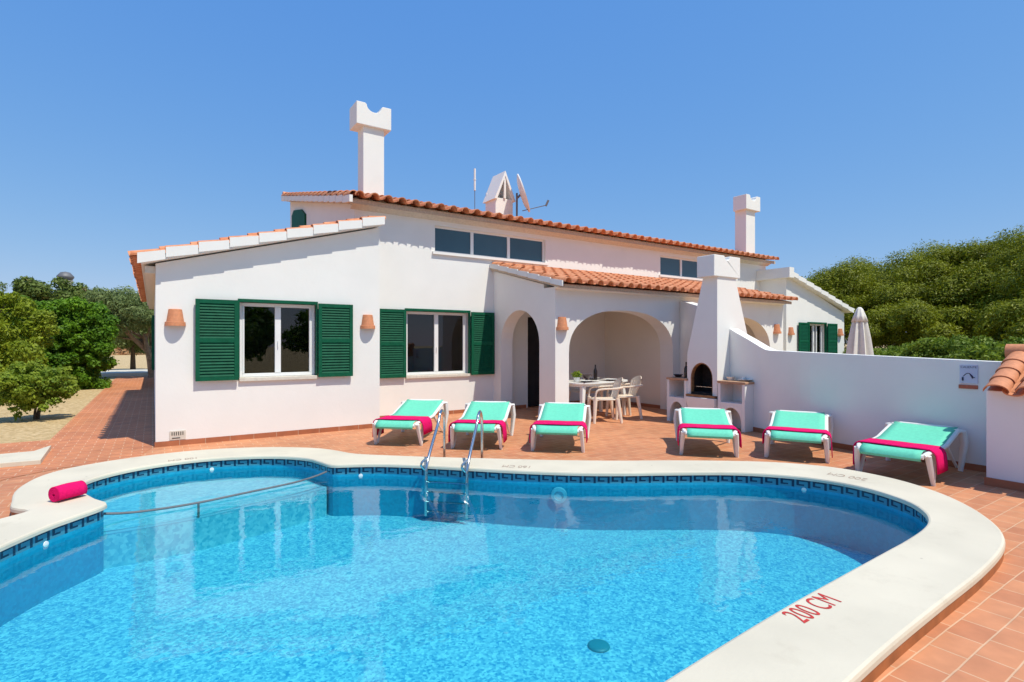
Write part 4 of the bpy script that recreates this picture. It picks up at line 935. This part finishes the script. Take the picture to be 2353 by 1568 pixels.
# ================================================================== folded parasol behind the garden wall
ps = empty('parasol', (13.1, 5.68, 0)); tag(ps, 'closed cream canvas parasol standing behind the garden wall', 'parasol')
mb = MB(); mb.tube([(0, 0, 0), (0, 0, 2.25)], .025, 8); mb.build('pole', M['white_paint'], ps, smooth=True)
mb = MB(); P = []
for z, r, am in ((.75, .29, .075), (1.2, .225, .06), (1.6, .175, .05), (1.95, .125, .03), (2.08, .09, .015)):
    P.append([((r+am*math.cos(8*a))*math.cos(a), (r+am*math.cos(8*a))*math.sin(a), z+.015*math.cos(8*a)) for a in [2*math.pi*k/64 for k in range(65)]])
mb.grid(P); mb.build('canopy', M['canvas'], ps, smooth=True, solid=.006)
mb = MB(); P = []
for z, r, am in ((1.97, .155, .015), (2.1, .115, .01), (2.25, .06, .004), (2.29, .025, 0)):
    P.append([((r+am*math.cos(8*a))*math.cos(a), (r+am*math.cos(8*a))*math.sin(a), z) for a in [2*math.pi*k/64 for k in range(65)]])
mb.grid(P); mb.build('vent_flap', M['canvas'], ps, smooth=True, solid=.004)
mb = MB(); mb.lathe([(0, .12), (.28, .12), (.32, .08), (.33, 0), (0, 0)], seg=24); mb.build('base', M['stone_sill'], ps, smooth=True)

# ================================================================== left garden: kerb, dry-stone wall, far white house, lamp
kb = MB(); kb.prism([(-1.15, 8.73), (-1.19, 9.9), (-1.32, 9.5), (-2.6, 9.42), (-6, 9.35), (-6, 8.95), (-2.6, 8.82)], .0, .06, 'z'); k_ = kb.build('kerb', M['coping'], bevel=.006); struct(k_)
st = MB(); st.box(-2.6, .03, 29.5, 30.1, 0, .16); st.box(-2.6, .03, 30.1, 33, .0, .155); s1 = st.build('step', M['stone_sill'], bevel=.01); struct(s1)
dw = MB(); rnd = random.Random(5)
for k in range(8):
    x = -24
    while x < 9:
        w_ = rnd.uniform(.35, .8); dw.box(x, x+w_-.03, 82+rnd.uniform(-.10, .04), 82.5, k*.235-.2, k*.235+.22-.2+rnd.uniform(-.02, .03)); x += w_
dw.box(-24, 9, 82.1, 82.6, -.3, 1.70)
o = dw.build('stone_wall', M['drystone']); tag(o, 'low brown dry-stone wall seen behind the olive tree on the left', 'wall')
fh = empty('house', (-4, 95, 0)); tag(fh, 'distant low white house glimpsed beyond the dry-stone wall', 'house')
mb = MB(); mb.box(-9, 6, 0, 8, -.3, 2.9); mb.build('wall', M['white'], fh)
mb = MB(); mb.box(-9.2, 6.2, -.2, 8.2, 2.9, 3.05); mb.build('roof', M['white_paint'], fh)
mb = MB(); mb.box(.4, 1.6, -.03, -.001, 1.2, 2.2); mb.build('window', M['dark'], fh)
fw = empty('chimney_stack', (-6.6, 48, -1.15)); tag(fw, 'slim white chimney stack poking up between the trees beside the street lamp', 'chimney')
mb = MB(); mb.box(-.35, .35, 0, .7, -.2, 6.1); mb.build('stack', M['white'], fw); mb = MB(); mb.prism([(-.45, 6.1), (.45, 6.1), (0, 6.7)], -.05, .75); mb.build('cap', M['white'], fw)
lp = empty('street_lamp', (-4.15, 39.6, -1.2)); tag(lp, 'grey street lamp with a flat round hood rising behind the hedge', 'street lamp')
mb = MB(); mb.tube([(0, 0, 0), (0, 0, 5.4)], [.08, .05], 8); mb.build('pole', M['grey_metal'], lp, smooth=True)
mb = MB(); mb.lathe([(0, 6.75), (.22, 6.70), (.40, 6.48), (.40, 6.41), (.3, 6.25), (0, 6.25)], seg=20); mb.build('hood', M['grey_metal'], lp, smooth=True)
mb = MB(); mb.lathe([(.36, 6.25), (.26, 5.95), (.1, 5.85), (0, 5.85)], seg=16); mb.build('globe', M['canvas'], lp, smooth=True)

# ================================================================== vegetation
M['leaf_hedge'] = leaf_mat('hedge_leaves', (.035, .12, .008), (.22, .40, .02), .4)
M['leaf_yellow'] = leaf_mat('yellow_green_leaves', (.11, .17, .008), (.40, .47, .03), .4)
M['leaf_citrus'] = leaf_mat('citrus_leaves', (.07, .16, .012), (.38, .47, .045), .4)
M['leaf_olive'] = leaf_mat('olive_leaves', (.10, .15, .04), (.32, .39, .14), .35)
M['leaf_olean'] = leaf_mat('oleander_leaves', (.06, .11, .02), (.22, .28, .06), .3, (.62, .30, .25))
M['leaf_pine'] = leaf_mat('pine_needles', (.085, .11, .004), (.33, .36, .012), .3)
M['leaf_shrub'] = leaf_mat('shrub_leaves', (.065, .13, .01), (.28, .37, .03))
M['leaf_pine_dark'] = leaf_mat('dark_pine_needles', (.03, .055, .008), (.09, .14, .015), .2)
def leaves(name, clumps, n, size, m, parent, seed=1, aspect=.55, droop=0, shell=.55, up=.35, core=.80, fuzz=.10):
    """clumps: (cx,cy,cz, rx,ry,rz); n leaves per unit weight"""
    rg = np.random.default_rng(seed); C = np.array(clumps, float)
    if core:
        lo = (C[:, :3]-C[:, 3:]*.6).min(0); hi = (C[:, :3]+C[:, 3:]*.6).max(0); C = np.vstack([C, np.r_[(lo+hi)/2, (hi-lo)/2*core]])
    w = (C[:, 3]*C[:, 4]+C[:, 4]*C[:, 5]+C[:, 3]*C[:, 5]); 
    if core: w[-1] = min(w[-1], w[:-1].sum()*.55)
    w /= w.sum()
    idx = rg.choice(len(C), n, p=w); c = C[idx]
    d = rg.normal(size=(n, 3)); d /= np.linalg.norm(d, axis=1)[:, None]
    rad = shell+(1-shell)*rg.random(n)**.5; rad *= 1+fuzz*rg.normal(size=n)
    p = c[:, :3]+d*c[:, 3:]*rad[:, None]
    nrm = d+rg.normal(size=(n, 3))*.7; nrm[:, 2] += up; nrm /= np.linalg.norm(nrm, axis=1)[:, None]
    t = np.cross(nrm, rg.normal(size=(n, 3))); t[:, 2] += droop; t -= nrm*(t*nrm).sum(1)[:, None]; t /= np.linalg.norm(t, axis=1)[:, None]+1e-9
    b = np.cross(nrm, t); s = size*(.6+.8*rg.random(n))[:, None]
    V = np.stack([p-t*s, p+b*s*aspect, p+t*s, p-b*s*aspect], 1).reshape(-1, 3)
    me = bpy.data.meshes.new(name); me.vertices.add(4*n); me.vertices.foreach_set('co', V.ravel().astype(np.float32)); me.loops.add(4*n); me.loops.foreach_set('vertex_index', np.arange(4*n, dtype=np.int32))
    me.polygons.add(n); me.polygons.foreach_set('loop_start', np.arange(0, 4*n, 4, dtype=np.int32)); me.polygons.foreach_set('loop_total', np.full(n, 4, dtype=np.int32)); me.update(calc_edges=True); me.validate()
    me.materials.append(m); o = bpy.data.objects.new(name, me); COL.objects.link(o); o.parent = parent; return o
def clumps_in(rg, n, c, r, cr, flat=.8, box=False):
    out = []
    for _ in range(n):
        if box: q = [rg.uniform(-1, 1) for _ in range(3)]
        else:
            while True:
                q = [rg.uniform(-1, 1) for _ in range(3)]
                if .15 < sum(a*a for a in q) < 1: break
        k = cr*rg.uniform(.65, 1.25); out.append((c[0]+q[0]*r[0], c[1]+q[1]*r[1], c[2]+q[2]*r[2], k, k, k*flat))
    return out
def trunk(parent, h, r, limbs, m, lean=(0, 0), seed=0, stems=1):
    rg = random.Random(seed); mb = MB()
    for s in range(stems):
        bx, by_ = (rg.uniform(-.12, .12), rg.uniform(-.12, .12)) if stems > 1 else (0, 0)
        pts = [(bx, by_, -.1), (bx*1.5+lean[0]*.3, by_*1.5+lean[1]*.3, h*.35), (bx*2.5+lean[0]*.7, by_*2.5+lean[1]*.7, h*.7), (bx*3+lean[0], by_*3+lean[1], h)]
        mb.tube(catmull(pts, h/8), [r*(1-.6*i/ (len(catmull(pts, h/8))-1)) for i in range(len(catmull(pts, h/8)))], 8)
    for L in limbs:
        z0 = h*rg.uniform(.45, .95); f = z0/h; a = Vector((lean[0]*f, lean[1]*f, z0)); b = Vector(L); mid = (a+b)/2+Vector((rg.uniform(-.1, .1), rg.uniform(-.1, .1), -.08*(b-a).length)); mb.tube([a, mid, b], [r*.45, r*.3, r*.1], 6)
    return mb.build('trunk', m, parent, smooth=True)
def plant(name, loc, label, cat, cl, nleaf, size, m, th, tr, bark, seed=1, group=None, lean=(0, 0), stems=1, **k):
    o = empty(name, loc); tag(o, label, cat, group); rg = random.Random(seed)
    trunk(o, th, tr, [c[:3] for c in rg.sample(cl, min(8, len(cl)))], bark, lean, seed, stems)
    leaves('crown', cl, nleaf, size, m, o, seed, **k); return o
rg = random.Random(11)
# big clipped hedge
plant('hedge', (-2.75, 23.5, 0), 'dense dark green clipped bush beside the far end of the brick path', 'hedge', clumps_in(rg, 190, (-.05, 0, 1.36), (1.50, 1.3, 1.42), .25, box=True)+clumps_in(rg, 150, (-.05, -1.2, 1.36), (1.50, .25, 1.42), .22, box=True), 95000, .052, M['leaf_hedge'], 1.2, .08, M['bark'], 3, stems=3, core=0, up=.6, fuzz=.13)
plant('tree', (-4.15, 19.5, 0), 'yellow-green drooping tree at the far left edge', 'tree', clumps_in(rg, 120, (-.15, 0, 1.15), (1.85, 1.5, 1.55), .28, box=True)+clumps_in(rg, 40, (-.1, 0, 1.6), (2.0, 1.6, 1.6), .14), 75000, .045, M['leaf_yellow'], 1.6, .10, M['bark'], 4, droop=-1.2, stems=2)
plant('shrub', (-1.98, 14.0, 0), 'small round citrus bush on bare gravel at the left of the path', 'bush', clumps_in(rg, 80, (0, 0, .62), (.70, .62, .44), .12)+clumps_in(rg, 26, (0, 0, .66), (.86, .7, .60), .07), 16000, .034, M['leaf_citrus'], .5, .028, M['bark'], 5, stems=3, core=.7, fuzz=.2)
ol = clumps_in(rg, 80, (-.75, -.2, 2.75), (1.8, 1.5, .95), .36)
plant('olive_tree', (.0, 27.0+1.2, 0), 'grey-green olive tree with twisted pale trunk beside the left house corner', 'tree', ol, 26000, .075, M['leaf_olive'], 1.9, .17, M['bark_pale'], 6, lean=(-.3, 0), aspect=.25, stems=2)
plant('oleander', (-4.0, 34.0, 0), 'pink-flowering bush rising behind the clipped hedge', 'bush', clumps_in(rg, 110, (0, 0, 2.6), (2.2, 1.6, 2.1), .45), 36000, .085, M['leaf_olean'], 2.4, .12, M['bark'], 7, stems=3)
for i, (x, y, h, lb) in enumerate(((-7.4, 33.0, 4.9, 'grey-green feathery tree behind the yellow-green tree'), (-10.5, 31.5, 4.7, 'grey-green feathery tree cut by the left edge of the view'), (-.9, 35.5, 4.2, 'wispy grey-green tree behind the olive tree'))):
    plant('tree', (x, y, 0), lb, 'tree', clumps_in(rg, 110, (0, 0, h*.6), (2.0, 1.6, h*.36), .42), 26000, .11, M['leaf_olive'], h*.5, .14, M['bark'], 20+i, aspect=.22, droop=1.5)
# pine wood behind the villa at the right
def pine(x, y, h, w, label, seed, n=72000):
    rg = random.Random(seed); cl = []
    for _ in range(64):
        a = rg.uniform(0, 2*math.pi); q = math.sqrt(rg.random()); z = h*(.50+.40*math.sqrt(max(0, 1-q*q))*rg.uniform(.45, 1))-.05*q*h
        k = w*.17*rg.uniform(.6, 1.35); cl.append((q*w*math.cos(a), q*w*math.sin(a), z, k*1.2, k*1.2, k*.8))
    for _ in range(12):
        a = rg.uniform(0, 2*math.pi); k = w*.16*rg.uniform(.7, 1.2); q = rg.uniform(.7, 1.02); cl.append((q*w*math.cos(a), q*w*math.sin(a), h*rg.uniform(.22, .5), k*1.2, k*1.2, k*.7))
    plant('pine_tree', (x, y, 0), label, 'pine tree', cl, n, .062, M['leaf_pine'], h*.7, .17, M['bark'], seed, 'pine trees behind the villa', lean=(rg.uniform(-.5, .5), rg.uniform(-.5, .5)), aspect=.32, up=.7, core=.62, fuzz=.20)
pines = [(26.2, 17.6, 4.7, 2.6, 'low pine directly behind the right end of the villa roof'), (28.0, 15.0, 5.5, 2.9, 'pine behind the sloping white verge of the right wing'), (29.5, 13.0, 5.9, 3.0, 'pine rising above the folded parasol'),
         (30.6, 10.6, 6.4, 3.1, 'rounded pine to the right of the parasol'), (31.5, 8.4, 6.9, 3.2, 'tall pine above the sign end of the garden wall'), (30.8, 6.2, 7.1, 3.1, 'tallest pine at the right edge of the view'),
         (33.5, 13.8, 6.6, 3.4, 'pine in the back row between the parasol and the villa'), (35.0, 10.6, 7.4, 3.5, 'pine in the back row, its top above the middle of the wood'), (35.5, 7.4, 7.9, 3.6, 'back-row pine with a pointed leader at the right'),
         (28.6, 4.2, 6.6, 3.0, 'pine partly cut by the right edge, in front of the wood'), (36.0, 4.0, 7.4, 3.6, 'back-row pine behind the tallest one at the right edge'), (33.0, 2.4, 6.6, 3.2, 'pine at the far right, mostly outside the view'), (26.0, 4.6, 3.8, 2.4, 'small low pine just above the leafy shrubs near the tiled pillar'), (27.0, 1.8, 4.2, 2.6, 'low pine behind the tiled pillar block'), (27.0, 9.4, 3.6, 2.3, 'small low pine in the shade at the foot of the wood')]
for i, a in enumerate(pines): pine(*a[:4], a[4], 40+i)
# leafy shrubs just behind the garden wall
shr = [(20.5, 9.2, 1.2, 'leafy green shrub right beside the folded parasol'), (20.0, 7.5, 1.35, 'leafy green shrub behind the wall, second from the parasol'), (19.3, 6.0, 1.75, 'tallest leafy shrub behind the middle of the garden wall'), (18.4, 4.8, 1.6, 'leafy shrub above the wall left of the sign'), (17.2, 3.6, 1.45, 'leafy shrub above the warning sign'), (16.2, 2.3, 1.3, 'leafy shrub behind the tiled pillar at the right'), (22.5, 8.0, 1.5, 'darker shrub behind the others near the pines')]
for i, (x, y, h, lb) in enumerate(shr):
    plant('shrub', (x, y, 0), lb, 'bush', clumps_in(rg, 60, (0, 0, h*.58), (1.2, 1.05, h*.38), .25), 18000, .048, M['leaf_shrub'], h*.5, .05, M['bark'], 70+i, 'leafy shrubs behind the garden wall', stems=3, aspect=.5)
# salad bowl greens on the porch table
sb = empty('herb_pot', tpt(-.42, .02, .7305)); tag(sb, 'small pot of bright green herbs at the left end of the porch table', 'plant')
mb = MB(); mb.lathe([(0, 0), (.05, 0), (.065, .08), (.06, .08), (.0, .07)], seg=16); mb.build('pot', M['ceramic'], sb, smooth=True)
leaves('foliage', [(0, 0, .13, .10, .10, .07)], 260, .022, M['leaf_citrus'], sb, 5)

# trees on the near side of the pool: outside the frame, seen in the photo only as dark green reflections in the window panes
for i, (x, y, h, lb) in enumerate(((-6.5, -7.5, 3.4, 'dark green tree opposite the villa, mirrored in the left window pane'), (-2.0, -9.0, 3.0, 'rounded green tree opposite the villa, mirrored in the window glass'), (3.0, -9.5, 3.6, 'tall green tree opposite the villa, mirrored in the recessed window'), (8.0, -9.0, 3.0, 'green tree opposite the villa, mirrored at the right of the window glass'))):
    plant('tree', (x, y, 0), lb, 'tree', clumps_in(rg, 40, (0, 0, h*.6), (2.3, 1.6, h*.4), .6), 6000, .16, M['leaf_hedge'], h*.5, .14, M['bark'], 90+i)
